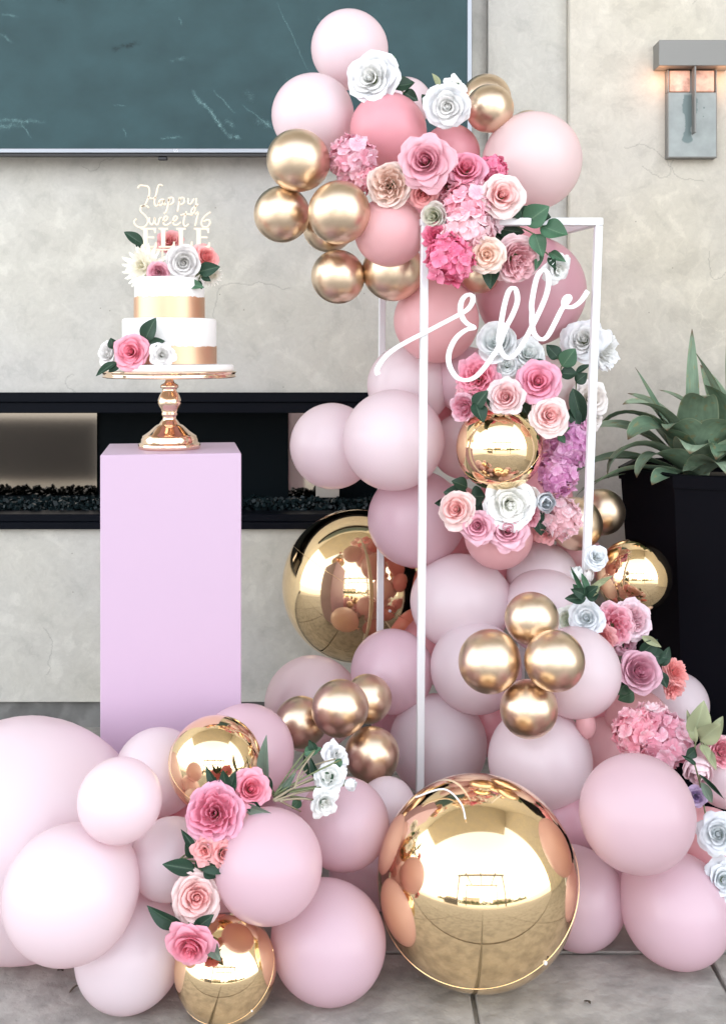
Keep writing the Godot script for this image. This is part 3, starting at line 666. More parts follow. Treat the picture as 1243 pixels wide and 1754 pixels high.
	balloon(Vector3(0.708, 0.1963, -2.33), 0.0645, Vector3(-0.7334, 0.4172, -0.5367), 1.00, "latex_rose", "latex_balloon", "pink balloon behind the white roses at the right edge", "rose pink latex balloons")
	balloon(Vector3(0.7713, 0.304, -2.42), 0.0745, Vector3(-0.8185, 0.1623, -0.5512), 1.00, "latex_pale", "latex_balloon", "pale balloon at the right edge behind the pink bud", "pale pink latex balloons")
	balloon(Vector3(0.4365, 0.1615, -2.5), 0.0795, Vector3(-0.2702, 0.5273, -0.8056), 1.00, "latex_dusty", "latex_balloon", "deep pink balloon with shade in its colour right behind the big front globe", "")  # duskier colour stands in for the shade in this gap
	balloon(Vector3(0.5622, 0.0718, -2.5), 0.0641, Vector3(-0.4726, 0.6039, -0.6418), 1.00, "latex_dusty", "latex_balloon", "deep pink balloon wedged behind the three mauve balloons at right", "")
	balloon(Vector3(0.3278, 0.2833, -2.86), 0.1027, Vector3(0.141, -0.1007, -0.9849), 1.00, "latex_pink", "latex_balloon", "deep pink balloon hidden behind the gold four leaf cluster", "deep pink latex balloons")
	balloon(Vector3(0.6138, 0.32, -2.86), 0.0880, Vector3(-0.5398, -0.1687, -0.8247), 1.00, "latex_pink", "latex_balloon", "deep pink balloon hidden behind the lower right roses", "deep pink latex balloons")
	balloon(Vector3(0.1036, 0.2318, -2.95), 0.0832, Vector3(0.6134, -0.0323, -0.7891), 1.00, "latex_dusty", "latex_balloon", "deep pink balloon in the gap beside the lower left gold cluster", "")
	balloon(Vector3(-0.6736, 0.2278, -2.2785), 0.2278, Vector3(0.759, 0.0053, -0.651), 1.00, "latex_pale", "latex_balloon", "giant pale balloon at the left edge on the floor", "pale pink latex balloons")
	balloon(Vector3(-0.5123, 0.2462, -2), 0.1169, Vector3(0.6187, 0.2975, -0.7271), 1.00, "latex_pale", "latex_balloon", "large pale balloon in front of the giant one at lower left", "pale pink latex balloons")
	balloon(Vector3(-0.4262, 0.4092, -2), 0.0738, Vector3(0.4423, -0.2104, -0.8718), 1.00, "latex_pale", "latex_balloon", "small pale balloon perched between the giant balloon and the globe", "pale pink latex balloons")
	balloon(Vector3(-0.4122, 0.3484, -2.3), 0.0873, Vector3(0.2121, -0.3949, -0.8939), 1.00, "latex_pale", "latex_balloon", "pale balloon in front of the lilac pedestal's foot, left of the gold globe", "pale pink latex balloons")
	balloon(Vector3(-0.3559, 0.262, -2.1), 0.0732, Vector3(0.1554, 0.1634, -0.9742), 1.00, "latex_pale", "latex_balloon", "pale balloon left of the cascade of pink flowers", "pale pink latex balloons")
	balloon(Vector3(-0.4265, 0.0982, -2.0819), 0.0982, Vector3(0.3224, 0.603, -0.7297), 1.00, "latex_pale", "latex_balloon", "pale balloon on the floor left of the bottom gold globe", "pale pink latex balloons")
	balloon(Vector3(-0.1683, 0.2863, -2.02), 0.0963, Vector3(-0.4587, 0.1849, -0.8692), 1.00, "latex_mauve", "latex_balloon", "large mauve balloon right of the pink flower cascade", "mauve latex balloons")
	balloon(Vector3(-0.2459, 0.3566, -2.38), 0.1013, Vector3(-0.3048, -0.4708, -0.8279), 1.00, "latex_mauve", "latex_balloon", "mauve balloon in front of the pedestal's right edge", "mauve latex balloons")
	balloon(Vector3(-0.0387, 0.2642, -2.25), 0.0877, Vector3(-0.7249, -0.0534, -0.6868), 1.00, "latex_mauve", "latex_balloon", "mauve balloon under the white flower sprig", "mauve latex balloons")
	balloon(Vector3(-0.0644, 0.105, -2.11), 0.1050, Vector3(-0.6057, 0.4752, -0.6382), 1.00, "latex_mauve", "latex_balloon", "mauve balloon on the floor between the two front globes", "mauve latex balloons")
	balloon(Vector3(0.0503, 0.2295, -2.42), 0.0621, Vector3(-0.7999, -0.1156, -0.5889), 1.00, "latex_pale", "latex_balloon", "small pale balloon tucked left of the big front globe", "pale pink latex balloons")
	balloon(Vector3(0.0006, 0.0769, -2.42), 0.0720, Vector3(-0.7523, 0.1932, -0.6298), 1.00, "latex_mauve", "latex_balloon", "shaded mauve balloon behind the floor mauve balloon and big globe", "mauve latex balloons")
	balloon(Vector3(-0.4323, 0.2151, -2.3), 0.0613, Vector3(0.2933, 0.0196, -0.9558), 1.00, "latex_rose", "latex_balloon", "pink balloon in the gap between the small pale balloons at left", "rose pink latex balloons")
	balloon(Vector3(-0.2765, 0.0775, -2.28), 0.0608, Vector3(-0.1948, 0.4605, -0.866), 1.00, "latex_rose", "latex_balloon", "pink balloon in the gap above the bottom gold globe", "rose pink latex balloons")
	balloon(Vector3(-0.3513, 0.2359, -2.35), 0.0723, Vector3(0, -0.1218, -0.9926), 1.00, "latex_pink", "latex_balloon", "deep pink balloon hidden behind the pink peony at lower left", "deep pink latex balloons")
	balloon(Vector3(-0.1527, 0.22, -2.45), 0.0754, Vector3(-0.5631, -0.1656, -0.8096), 1.00, "latex_mauve", "latex_balloon", "mauve balloon hidden behind the stems of the white sprig", "mauve latex balloons")
	orb(Vector3(0.3185, 0.9722, -2.66), 0.1009, Vector3(-0.3333, 0.6667, 0.6667), "gold foil globe in the middle, ringed by roses")
	orb(Vector3(-0.0144, 0.5197, -3.3), 0.2200, Vector3(0.527, 0.8433, -0.1054), "large gold foil globe against the wall behind the frame")
	orb(Vector3(0.6655, 0.6429, -2.8), 0.0919, Vector3(0.8447, 0.1988, 0.4969), "gold foil globe at right in front of the black planter")
	orb(Vector3(0.2174, 0.1913, -2.1687), 0.1913, Vector3(-0.2212, 0.7239, 0.6535), "biggest gold foil globe, on the floor at front centre", true)
	orb(Vector3(-0.2849, 0.4012, -2.2), 0.0903, Vector3(0.307, 0.7675, 0.5628), "gold foil globe in front of the pedestal above the pink peony")
	orb(Vector3(-0.2466, 0.0911, -2.0419), 0.0911, Vector3(-0.2515, 0.7042, 0.664), "gold foil globe on the floor at the bottom left")

func flowers() -> void:
	flower("rose", Vector3(0.0252, 1.8524, -2.7382), 0.0628, Vector3(-0.2645, 0.0197, 0.9642), "white", "full white rose on the topmost pale balloons", "flower", "artificial roses")
	flower("rose", Vector3(0.1953, 1.7716, -2.6757), 0.0546, Vector3(-0.14, -0.2532, 0.9572), "white", "white rose in front of the upper right gold balloons", "flower", "artificial roses")
	flower("small_bloom", Vector3(0.2206, 1.824, -2.7283), 0.0381, Vector3(0.5563, 0.3348, 0.7605), "white", "ragged white bloom behind the upper right white rose", "flower", "small artificial blooms")
	flower("hydrangea", Vector3(-0.0234, 1.6488, -2.6561), 0.0591, Vector3(-0.3335, 0.0392, 0.9419), "rosy", "pink hydrangea head wedged beside the topmost gold balloon", "flower", "artificial hydrangea heads")
	flower("peony", Vector3(0.0633, 1.5763, -2.5959), 0.0564, Vector3(-0.1907, -0.1153, 0.9748), "peach", "peach peony with orange heart above the salmon balloon", "flower", "artificial peonies")
	flower("hydrangea", Vector3(0.0053, 1.6021, -2.6507), 0.0380, Vector3(-0.1734, -0.1206, 0.9774), "rosy", "small pink hydrangea head between the topmost gold balloon and the peach peony", "flower", "artificial hydrangea heads")
	flower("ruffled_bloom", Vector3(0.1927, 1.5733, -2.6208), 0.0376, Vector3(-0.0584, -0.1131, 0.9919), "rosy", "pink ruffled bloom between the big mauve rose and the blush rose", "flower", "ruffled artificial blooms")
	flower("ruffled_bloom", Vector3(0.1048, 1.6056, -2.6379), 0.0281, Vector3(-0.2029, -0.1221, 0.9716), "blush", "small blush bloom between the peach peony and the big mauve rose", "flower", "ruffled artificial blooms")
	flower("hydrangea", Vector3(0.2867, 1.497, -2.611), 0.0388, Vector3(0.1716, -0.0903, 0.981), "pale_pink", "small pale hydrangea head beneath the blush rose at top right", "flower", "artificial hydrangea heads")
	flower("ruffled_bloom", Vector3(0.1653, 1.4547, -2.5885), 0.0303, Vector3(-0.2226, -0.0784, 0.9718), "hot", "small hot pink bloom just above the left frame post", "flower", "ruffled artificial blooms")
	flower("rose", Vector3(0.1411, 1.6232, -2.5582), 0.0612, Vector3(-0.1306, 0.0072, 0.9914), "mauve", "big open mauve rose at the centre of the top flowers", "flower", "artificial roses")
	flower("rose", Vector3(0.2333, 1.6083, -2.594), 0.0490, Vector3(0.0143, 0.3044, 0.9524), "pink", "bright pink rose right of the big mauve rose", "flower", "artificial roses")
	flower("hydrangea", Vector3(0.3002, 1.6185, -2.6399), 0.0365, Vector3(0.2481, 0.2205, 0.9433), "hot", "hot pink hydrangea tuft against the large blush balloon", "flower", "artificial hydrangea heads")
	flower("rose", Vector3(0.3128, 1.5461, -2.5652), 0.0510, Vector3(0.1108, 0.0318, 0.9933), "blush", "blush rose with pink heart below the large blush balloon", "flower", "artificial roses")
	flower("rose", Vector3(0.1374, 1.5579, -2.5898), 0.0384, Vector3(-0.0363, -0.5184, 0.8544), "coral", "small coral rose under the big mauve rose", "flower", "artificial roses")
	flower("tight_rose", Vector3(0.1634, 1.5053, -2.5895), 0.0351, Vector3(-0.3863, -0.0938, 0.9176), "greenish", "greenish white rose under the small coral rose", "flower", "artificial roses")
	flower("hydrangea", Vector3(0.2317, 1.5243, -2.578), 0.0628, Vector3(-0.0716, 0.0733, 0.9947), "rosy", "light pink hydrangea head in the middle of the top flowers", "flower", "artificial hydrangea heads")
	flower("hydrangea", Vector3(0.2358, 1.4659, -2.5667), 0.0598, Vector3(0.0129, -0.2534, 0.9673), "pale_pink", "palest pink hydrangea head just above the peach rose", "flower", "artificial hydrangea heads")
	flower("hydrangea", Vector3(0.1939, 1.4049, -2.5361), 0.0591, Vector3(-0.1914, -0.2695, 0.9438), "hot", "hot pink hydrangea beside the top of the left frame post", "flower", "artificial hydrangea heads")
	flower("rose", Vector3(0.2766, 1.4131, -2.5524), 0.0417, Vector3(-0.0863, -0.0665, 0.9941), "peach", "peach rose right of the hot pink hydrangea", "flower", "artificial roses")
	flower("peony", Vector3(0.3473, 1.4109, -2.6158), 0.0610, Vector3(0.3056, -0.3189, 0.8972), "pale_pink", "pale pink peony above the dusty mauve balloon", "flower", "artificial peonies")
	flower("small_bloom", Vector3(0.4472, 1.3889, -2.6295), 0.0395, Vector3(0.4333, -0.3125, 0.8453), "white", "small white bloom hanging over the dusty mauve balloon", "flower", "small artificial blooms")
	flower("tight_rose", Vector3(0.3169, 1.2165, -2.6741), 0.0543, Vector3(-0.3276, 0.3359, 0.8831), "white_cool", "cool white rose behind the first tall letter of the sign", "flower", "artificial roses")
	flower("rose", Vector3(0.3874, 1.187, -2.6831), 0.0466, Vector3(0.0551, 0.3443, 0.9372), "white_cool", "cool white rose behind the second tall letter of the sign", "flower", "artificial roses")
	flower("rose", Vector3(0.3372, 1.1614, -2.6696), 0.0327, Vector3(-0.0989, 0.1845, 0.9778), "white_cool", "small cool white rose above the blush rose under the sign", "flower", "artificial roses")
	flower("ruffled_bloom", Vector3(0.2691, 1.1356, -2.6744), 0.0539, Vector3(-0.3282, 0.1917, 0.9249), "pink", "pink ruffled bloom behind the bottom curve of the sign", "flower", "ruffled artificial blooms")
	flower("peony", Vector3(0.2378, 1.0687, -2.6483), 0.0352, Vector3(-0.5545, -0.134, 0.8213), "rosy", "small pink peony left of the middle gold globe's top", "flower", "artificial peonies")
	flower("rose", Vector3(0.4025, 1.1264, -2.6148), 0.0507, Vector3(-0.12, 0.1949, 0.9735), "pink", "bright pink rose in front of the off white balloon", "flower", "artificial roses")
	flower("rose", Vector3(0.3246, 1.0939, -2.5928), 0.0437, Vector3(-0.1844, 0.1192, 0.9756), "blush", "blush rose centred above the middle gold globe", "flower", "artificial roses")
	flower("rose", Vector3(0.4239, 1.05, -2.5938), 0.0463, Vector3(0.0088, 0.1324, 0.9912), "blush", "blush rose at upper right of the middle gold globe", "flower", "artificial roses")
	flower("rose", Vector3(0.538, 1.2199, -2.7751), 0.0538, Vector3(-0.3174, 0.1673, 0.9334), "white", "white rose left of the right frame post, upper", "flower", "artificial roses")
	flower("ruffled_bloom", Vector3(0.5821, 1.1988, -2.7904), 0.0474, Vector3(0.645, 0.0872, 0.7592), "white", "frilled white bloom just right of the right frame post", "flower", "ruffled artificial blooms")
	flower("rose", Vector3(0.5513, 1.081, -2.7741), 0.0481, Vector3(0.1006, 0.2062, 0.9733), "white", "white rose crossed by the right frame post", "flower", "artificial roses")
	flower("small_bloom", Vector3(0.5555, 1.0303, -2.7679), 0.0357, Vector3(0.5584, -0.2952, 0.7753), "white", "ragged white bloom under the rose on the right frame post", "flower", "small artificial blooms")
	flower("hydrangea", Vector3(0.4839, 0.974, -2.696), 0.0572, Vector3(0.115, 0.2039, 0.9722), "orchid", "orchid pink hydrangea right of the middle gold globe", "flower", "artificial hydrangea heads")
	flower("hydrangea", Vector3(0.4605, 0.9095, -2.6956), 0.0543, Vector3(-0.049, -0.0536, 0.9974), "orchid", "orchid pink hydrangea at lower right of the middle gold globe", "flower", "artificial hydrangea heads")
	flower("rose", Vector3(0.2166, 0.8318, -2.6329), 0.0457, Vector3(-0.2656, 0.1969, 0.9438), "blush", "blush rose at lower left under the middle gold globe", "flower", "artificial roses")
	flower("rose", Vector3(0.3368, 0.8436, -2.6377), 0.0591, Vector3(-0.0151, 0.0205, 0.9997), "white", "flat white rose under the middle gold globe", "flower", "artificial roses")
	flower("rose_bud", Vector3(0.4224, 0.8437, -2.6548), 0.0447, Vector3(0.0467, 0.106, 0.9933), "white_cool", "white rosebud with green sepals right of the flat white rose", "flower", "artificial rosebuds")
	flower("rose", Vector3(0.3916, 0.8585, -2.6666), 0.0246, Vector3(-0.1051, 0.4348, 0.8944), "white", "tiny white rose directly under the middle gold globe's right", "flower", "artificial roses")
	flower("rose", Vector3(0.2634, 0.7914, -2.6322), 0.0417, Vector3(-0.1649, 0.123, 0.9786), "mauve", "left mauve rose of the pair on the pink balloon", "flower", "artificial roses")
	flower("rose", Vector3(0.3326, 0.7817, -2.6439), 0.0486, Vector3(-0.0129, 0.2947, 0.9555), "mauve", "right mauve rose of the pair on the pink balloon", "flower", "artificial roses")
	flower("hydrangea", Vector3(0.4709, 0.8008, -2.7157), 0.0547, Vector3(0.0355, 0.1158, 0.9926), "pale_pink", "soft pink hydrangea head left of the gold pair by the post", "flower", "artificial hydrangea heads")
	flower("small_bloom", Vector3(0.4354, 0.7659, -2.7079), 0.0320, Vector3(-0.4472, -0.2198, 0.867), "coral", "small coral bloom under the soft pink hydrangea", "flower", "small artificial blooms")
	flower("rose", Vector3(0.525, 0.7319, -2.5679), 0.0289, Vector3(0.0908, 0.3932, 0.9149), "white_cool", "small white rose covering the foot of the right frame post", "flower", "artificial roses")
	flower("hydrangea", Vector3(0.2484, 1.1011, -2.679), 0.0342, Vector3(-0.4096, 0.0294, 0.9118), "rosy", "small pink hydrangea head behind the leaves at the middle globe's upper left", "flower", "artificial hydrangea heads")
	flower("small_bloom", Vector3(0.3711, 1.1571, -2.667), 0.0258, Vector3(-0.1066, 0.2706, 0.9568), "white_cool", "tiny white bloom between the cool white roses and the bright pink rose", "flower", "small artificial blooms")
	flower("hydrangea", Vector3(0.5202, 1.0041, -2.7414), 0.0408, Vector3(0.107, 0.2284, 0.9677), "orchid", "small orchid pink hydrangea head touching the right frame post", "flower", "artificial hydrangea heads")
	flower("ruffled_bloom", Vector3(0.5402, 0.547, -2.5892), 0.0330, Vector3(-0.2493, -0.0644, 0.9663), "coral", "small coral bloom under the white rose beside the gold four leaf cluster", "flower", "ruffled artificial blooms")
	flower("ruffled_bloom", Vector3(0.3891, 0.8088, -2.689), 0.0314, Vector3(0.0586, -0.0589, 0.9965), "rosy", "small pink bloom between the flat white rose and its bud", "flower", "ruffled artificial blooms")
	flower("hydrangea", Vector3(0.6285, 0.3955, -2.4704), 0.0446, Vector3(-0.165, 0.5629, 0.8099), "pale_pink", "pale hydrangea head behind the large pink hydrangea pair", "flower", "artificial hydrangea heads")
	flower("rose_bud", Vector3(0.4866, 0.6814, -2.5831), 0.0298, Vector3(-0.1722, 0.9328, 0.3165), "white", "left white rosebud of the upright pair over the leaf tuft", "flower", "artificial rosebuds")
	flower("rose_bud", Vector3(0.5087, 0.6777, -2.5826), 0.0278, Vector3(0.005, 0.961, 0.2767), "white", "right white rosebud of the upright pair over the leaf tuft", "flower", "artificial rosebuds")
	flower("rose", Vector3(0.5049, 0.5958, -2.5711), 0.0407, Vector3(-0.2253, 0.3501, 0.9092), "white_cool", "white rose right of the top gold four leaf balloon", "flower", "artificial roses")
	flower("tight_rose", Vector3(0.4721, 0.5824, -2.6072), 0.0299, Vector3(-0.5379, 0.1844, 0.8226), "greenish", "pale greenish rose peeking out left of the white rose", "flower", "artificial roses")
	flower("ruffled_bloom", Vector3(0.5729, 0.5657, -2.6348), 0.0531, Vector3(-0.1686, 0.1866, 0.9679), "rosy", "pink ruffled bloom under the right hand gold globe", "flower", "ruffled artificial blooms")
	flower("peony", Vector3(0.6233, 0.5744, -2.6514), 0.0451, Vector3(0.2223, 0.4299, 0.8751), "pale_pink", "pale pink peony touching the right hand gold globe", "flower", "artificial peonies")
	flower("small_bloom", Vector3(0.61, 0.5176, -2.6488), 0.0313, Vector3(-0.0081, -0.1475, 0.989), "mauve", "small mauve bloom above the large mauve pink rose at right", "flower", "small artificial blooms")
	flower("tight_rose", Vector3(0.626, 0.4656, -2.5944), 0.0526, Vector3(0.1139, 0.3504, 0.9297), "mauve", "large mauve pink rose in front of the planter", "flower", "artificial roses")
	flower("ruffled_bloom", Vector3(0.7205, 0.4511, -2.647), 0.0324, Vector3(0.4783, 0.4606, 0.7477), "coral", "upper coral bloom at right on the pale balloon", "flower", "ruffled artificial blooms")
	flower("ruffled_bloom", Vector3(0.7158, 0.4187, -2.6377), 0.0281, Vector3(0.3014, -0.1204, 0.9459), "coral", "lower coral bloom at right on the pale balloon", "flower", "ruffled artificial blooms")
	flower("hydrangea", Vector3(0.5845, 0.3827, -2.4331), 0.0568, Vector3(-0.337, 0.4958, 0.8004), "rosy", "left head of the large pink hydrangea pair above the mauve balloon", "flower", "artificial hydrangea heads")
	flower("hydrangea", Vector3(0.6418, 0.3709, -2.4167), 0.0602, Vector3(-0.0683, 0.2596, 0.9633), "rosy", "right head of the large pink hydrangea pair above the mauve balloon", "flower", "artificial hydrangea heads")
	flower("rose_bud", Vector3(0.6937, 0.3467, -2.3556), 0.0540, Vector3(-0.3727, -0.3263, 0.8687), "pale_pink", "fat white pink peony bud at the right edge", "flower", "artificial rosebuds")
	flower("peony", Vector3(0.7442, 0.362, -2.3703), 0.0378, Vector3(0.1808, 0.2647, 0.9472), "rosy", "pink peony cut by the right edge of the picture", "flower", "artificial peonies")
	flower("small_bloom", Vector3(0.6744, 0.2957, -2.3065), 0.0235, Vector3(-0.2262, 0.1221, 0.9664), "lavender", "small lavender bloom right of the greyish mauve balloon", "flower", "small artificial blooms")
	flower("rose", Vector3(0.684, 0.2694, -2.1908), 0.0414, Vector3(-0.2994, 0.3946, 0.8687), "white_cool", "upper white rose at the right edge", "flower", "artificial roses")
	flower("rose", Vector3(0.691, 0.1808, -2.1912), 0.0402, Vector3(-0.1503, 0.3397, 0.9285), "white_cool", "lower white rose at the right edge", "flower", "artificial roses")
	flower("rose", Vector3(-0.2022, 0.4136, -2.0395), 0.0364, Vector3(0.2571, 0.4238, 0.8685), "pink", "pink rose at the top right of the lower left cascade", "flower", "artificial roses")
	flower("peony", Vector3(-0.261, 0.3844, -2.0029), 0.0499, Vector3(0.0154, 0.4373, 0.8992), "pink", "large pink peony in the lower left cascade", "flower", "artificial peonies")
	flower("small_bloom", Vector3(-0.2711, 0.3319, -1.9777), 0.0276, Vector3(-0.1491, 0.1613, 0.9756), "coral", "left coral blossom below the large pink peony", "flower", "small artificial blooms")
	flower("small_bloom", Vector3(-0.2437, 0.3273, -1.9763), 0.0265, Vector3(0.4926, 0.2485, 0.834), "coral", "right coral blossom below the large pink peony", "flower", "small artificial blooms")
	flower("rose", Vector3(-0.2905, 0.2504, -1.9721), 0.0442, Vector3(0.1894, 0.3577, 0.9144), "blush", "white rose with pink heart in the lower left cascade", "flower", "artificial roses")
	flower("rose", Vector3(-0.2918, 0.1976, -1.9215), 0.0392, Vector3(-0.0514, -0.2135, 0.9756), "pink", "downturned pink rose at the foot of the lower left cascade", "flower", "artificial roses")
	flower("small_bloom", Vector3(-0.0532, 0.4082, -2.2061), 0.0344, Vector3(0.6464, 0.438, 0.6248), "white", "topmost white bloom of the thin stemmed sprig", "flower", "small artificial blooms")
	flower("small_bloom", Vector3(-0.0641, 0.3917, -2.148), 0.0334, Vector3(-0.1272, 0.5256, 0.8411), "white", "middle white bloom of the thin stemmed sprig", "flower", "small artificial blooms")
	flower("small_bloom", Vector3(-0.0734, 0.3556, -2.1282), 0.0308, Vector3(0.3665, -0.0406, 0.9296), "white", "lowest white bloom of the thin stemmed sprig", "flower", "small artificial blooms")
	flower("rose_bud", Vector3(-0.0321, 0.3853, -2.1323), 0.0213, Vector3(0.9019, 0.2919, 0.3184), "white", "white bud at the right end of the thin stemmed sprig", "flower", "artificial rosebuds")
	flower("chrysanthemum", Vector3(-0.5042, 1.393, -2.635), 0.0540, Vector3(-0.2767, 0.1156, 0.954), "ivory", "ivory chrysanthemum on top of the cake at left", "flower", "chrysanthemums on the cake")
	flower("peony", Vector3(-0.4623, 1.3783, -2.5773), 0.0260, Vector3(0.0541, -0.2269, 0.9724), "mauve", "little pink bloom low on the top tier of the cake", "flower", "artificial peonies")
	flower("tight_rose", Vector3(-0.4096, 1.4017, -2.5927), 0.0445, Vector3(0.2088, -0.1481, 0.9667), "white_cool", "white rose in the middle of the cake top", "flower", "artificial roses")
	flower("rose", Vector3(-0.3665, 1.413, -2.6378), 0.0337, Vector3(0.5678, 0.2801, 0.774), "coral", "coral rose on the right of the cake top", "flower", "artificial roses")
	flower("rose", Vector3(-0.4574, 1.4552, -2.7085), 0.0332, Vector3(0.1153, 0.5095, 0.8527), "coral", "coral rose behind the topper's capital letters", "flower", "artificial roses")
	flower("chrysanthemum", Vector3(-0.3564, 1.3778, -2.6861), 0.0283, Vector3(0.6391, -0.2248, 0.7356), "ivory", "ivory chrysanthemum at the right rear of the cake top", "flower", "chrysanthemums on the cake")
	flower("rose", Vector3(-0.5107, 1.1964, -2.5119), 0.0397, Vector3(-0.0124, 0.088, 0.996), "pink", "pink rose on the lower tier of the cake", "flower", "artificial roses")
	flower("tight_rose", Vector3(-0.5675, 1.1919, -2.5674), 0.0295, Vector3(-0.4903, 0.1756, 0.8537), "white_cool", "white rose left of the pink rose on the cake's lower tier", "flower", "artificial roses")
	flower("rose", Vector3(-0.4423, 1.1903, -2.5082), 0.0282, Vector3(0.2244, 0.09, 0.9703), "white_cool", "white rose right of the pink rose on the cake's lower tier", "flower", "artificial roses")

func leaves() -> void:
	sprig(Vector3(0.0478, 1.8772, -2.78), [[Vector3(0.0262, 1.8681, -2.76), Vector3(0.0768, 1.9159, -2.748), 0.0481, "leaf_mid"], [Vector3(0.0715, 1.8369, -2.76), Vector3(0.128, 1.8506, -2.758), 0.0425, "leaf_dark"], [Vector3(0.097, 1.8256, -2.76), Vector3(0.1318, 1.806, -2.748), 0.0311, "leaf_dark"]], "green leaves behind the topmost white rose")
	sprig(Vector3(0.182, 1.8277, -2.72), [[Vector3(0.1807, 1.8231, -2.7), Vector3(0.1661, 1.8561, -2.688), 0.0166, "leaf_olive"], [Vector3(0.1641, 1.7677, -2.7), Vector3(0.1385, 1.8065, -2.688), 0.0305, "leaf_dark"]], "brownish bud leaf above the upper right white rose")
	sprig(Vector3(0.3473, 1.4889, -2.62), [[Vector3(0.3687, 1.488, -2.6), Vector3(0.4168, 1.5266, -2.568), 0.0587, "leaf_mid"], [Vector3(0.4047, 1.4827, -2.6), Vector3(0.4611, 1.4597, -2.558), 0.0507, "leaf_mid"], [Vector3(0.3913, 1.4667, -2.6), Vector3(0.4036, 1.4173, -2.568), 0.0400, "leaf_mid"], [Vector3(0.3647, 1.504, -2.6), Vector3(0.3537, 1.5291, -2.588), 0.0480, "leaf_dark"], [Vector3(0.378, 1.5093, -2.6), Vector3(0.4293, 1.5026, -2.588), 0.0400, "leaf_dark"]], "broad green leaves by the frame's upper right corner")
	sprig(Vector3(0.339, 1.4865, -2.66), [[Vector3(0.3094, 1.4911, -2.64), Vector3(0.3646, 1.5342, -2.628), 0.0406, "leaf_dark"], [Vector3(0.3066, 1.4816, -2.64), Vector3(0.3753, 1.4722, -2.628), 0.0433, "leaf_dark"], [Vector3(0.3026, 1.4708, -2.64), Vector3(0.3484, 1.4291, -2.628), 0.0352, "leaf_dark"], [Vector3(0.2985, 1.5087, -2.64), Vector3(0.2675, 1.5342, -2.628), 0.0271, "leaf_dark"], [Vector3(0.2823, 1.4911, -2.64), Vector3(0.3241, 1.4803, -2.628), 0.0406, "leaf_dark"]], "dark leaves under the blush rose at top right")
	sprig(Vector3(0.2936, 1.3881, -2.62), [[Vector3(0.294, 1.3973, -2.6), Vector3(0.2851, 1.3422, -2.568), 0.0400, "leaf_dark"]], "single dark leaf under the peach rose")
	sprig(Vector3(0.1604, 1.4911, -2.64), [[Vector3(0.1727, 1.4889, -2.62), Vector3(0.1558, 1.4568, -2.608), 0.0322, "leaf_dark"], [Vector3(0.1525, 1.4956, -2.62), Vector3(0.1344, 1.4742, -2.608), 0.0242, "leaf_dark"]], "dark leaf below the greenish white rose")
	sprig(Vector3(0.438, 1.4166, -2.64), [[Vector3(0.4078, 1.4351, -2.62), Vector3(0.395, 1.3839, -2.598), 0.0215, "leaf_mid"], [Vector3(0.4279, 1.415, -2.62), Vector3(0.436, 1.3832, -2.588), 0.0188, "leaf_dark"], [Vector3(0.4279, 1.4257, -2.62), Vector3(0.4559, 1.4057, -2.588), 0.0215, "leaf_mid"]], "grey green stem leaves above the small white bloom")
	sprig(Vector3(0.4827, 1.1649, -2.74), [[Vector3(0.475, 1.1609, -2.72), Vector3(0.5048, 1.2056, -2.708), 0.0446, "leaf_mid"], [Vector3(0.4694, 1.1442, -2.72), Vector3(0.5117, 1.1445, -2.708), 0.0363, "leaf_dark"], [Vector3(0.4652, 1.1791, -2.72), Vector3(0.4423, 1.2139, -2.708), 0.0391, "leaf_dark"], [Vector3(0.507, 1.1442, -2.72), Vector3(0.5395, 1.1694, -2.708), 0.0167, "leaf_dark"]], "green leaves between the white roses behind the right post")
	sprig(Vector3(0.4309, 1.1588, -2.68), [[Vector3(0.3867, 1.1754, -2.66), Vector3(0.44, 1.1461, -2.628), 0.0355, "leaf_dark"]], "dark pointed leaf on the off white balloon")
	sprig(Vector3(0.5178, 1.0735, -2.74), [[Vector3(0.5001, 1.1093, -2.72), Vector3(0.5256, 1.0125, -2.708), 0.0418, "leaf_dark"], [Vector3(0.4931, 1.0605, -2.72), Vector3(0.5145, 1.0125, -2.708), 0.0363, "leaf_dark"], [Vector3(0.507, 1.1233, -2.72), Vector3(0.5326, 1.1445, -2.708), 0.0307, "leaf_dark"]], "dark leaves left of the white rose on the right post")
	sprig(Vector3(0.26, 1.0791, -2.62), [[Vector3(0.254, 1.0667, -2.6), Vector3(0.2783, 1.1101, -2.578), 0.0373, "leaf_dark"], [Vector3(0.254, 1.08, -2.6), Vector3(0.2719, 1.0354, -2.568), 0.0400, "leaf_dark"], [Vector3(0.2847, 1.1067, -2.6), Vector3(0.3033, 1.0606, -2.588), 0.0293, "leaf_dark"]], "pair of dark rounded leaves at the middle globe's upper left")
	sprig(Vector3(0.3759, 1.0626, -2.68), [[Vector3(0.3663, 1.0772, -2.66), Vector3(0.3918, 1.0343, -2.648), 0.0355, "leaf_dark"], [Vector3(0.3867, 1.0772, -2.66), Vector3(0.3619, 1.1077, -2.648), 0.0327, "leaf_dark"], [Vector3(0.3867, 1.0977, -2.66), Vector3(0.4053, 1.0574, -2.648), 0.0327, "leaf_dark"]], "dark leaves between the blush roses above the middle globe")
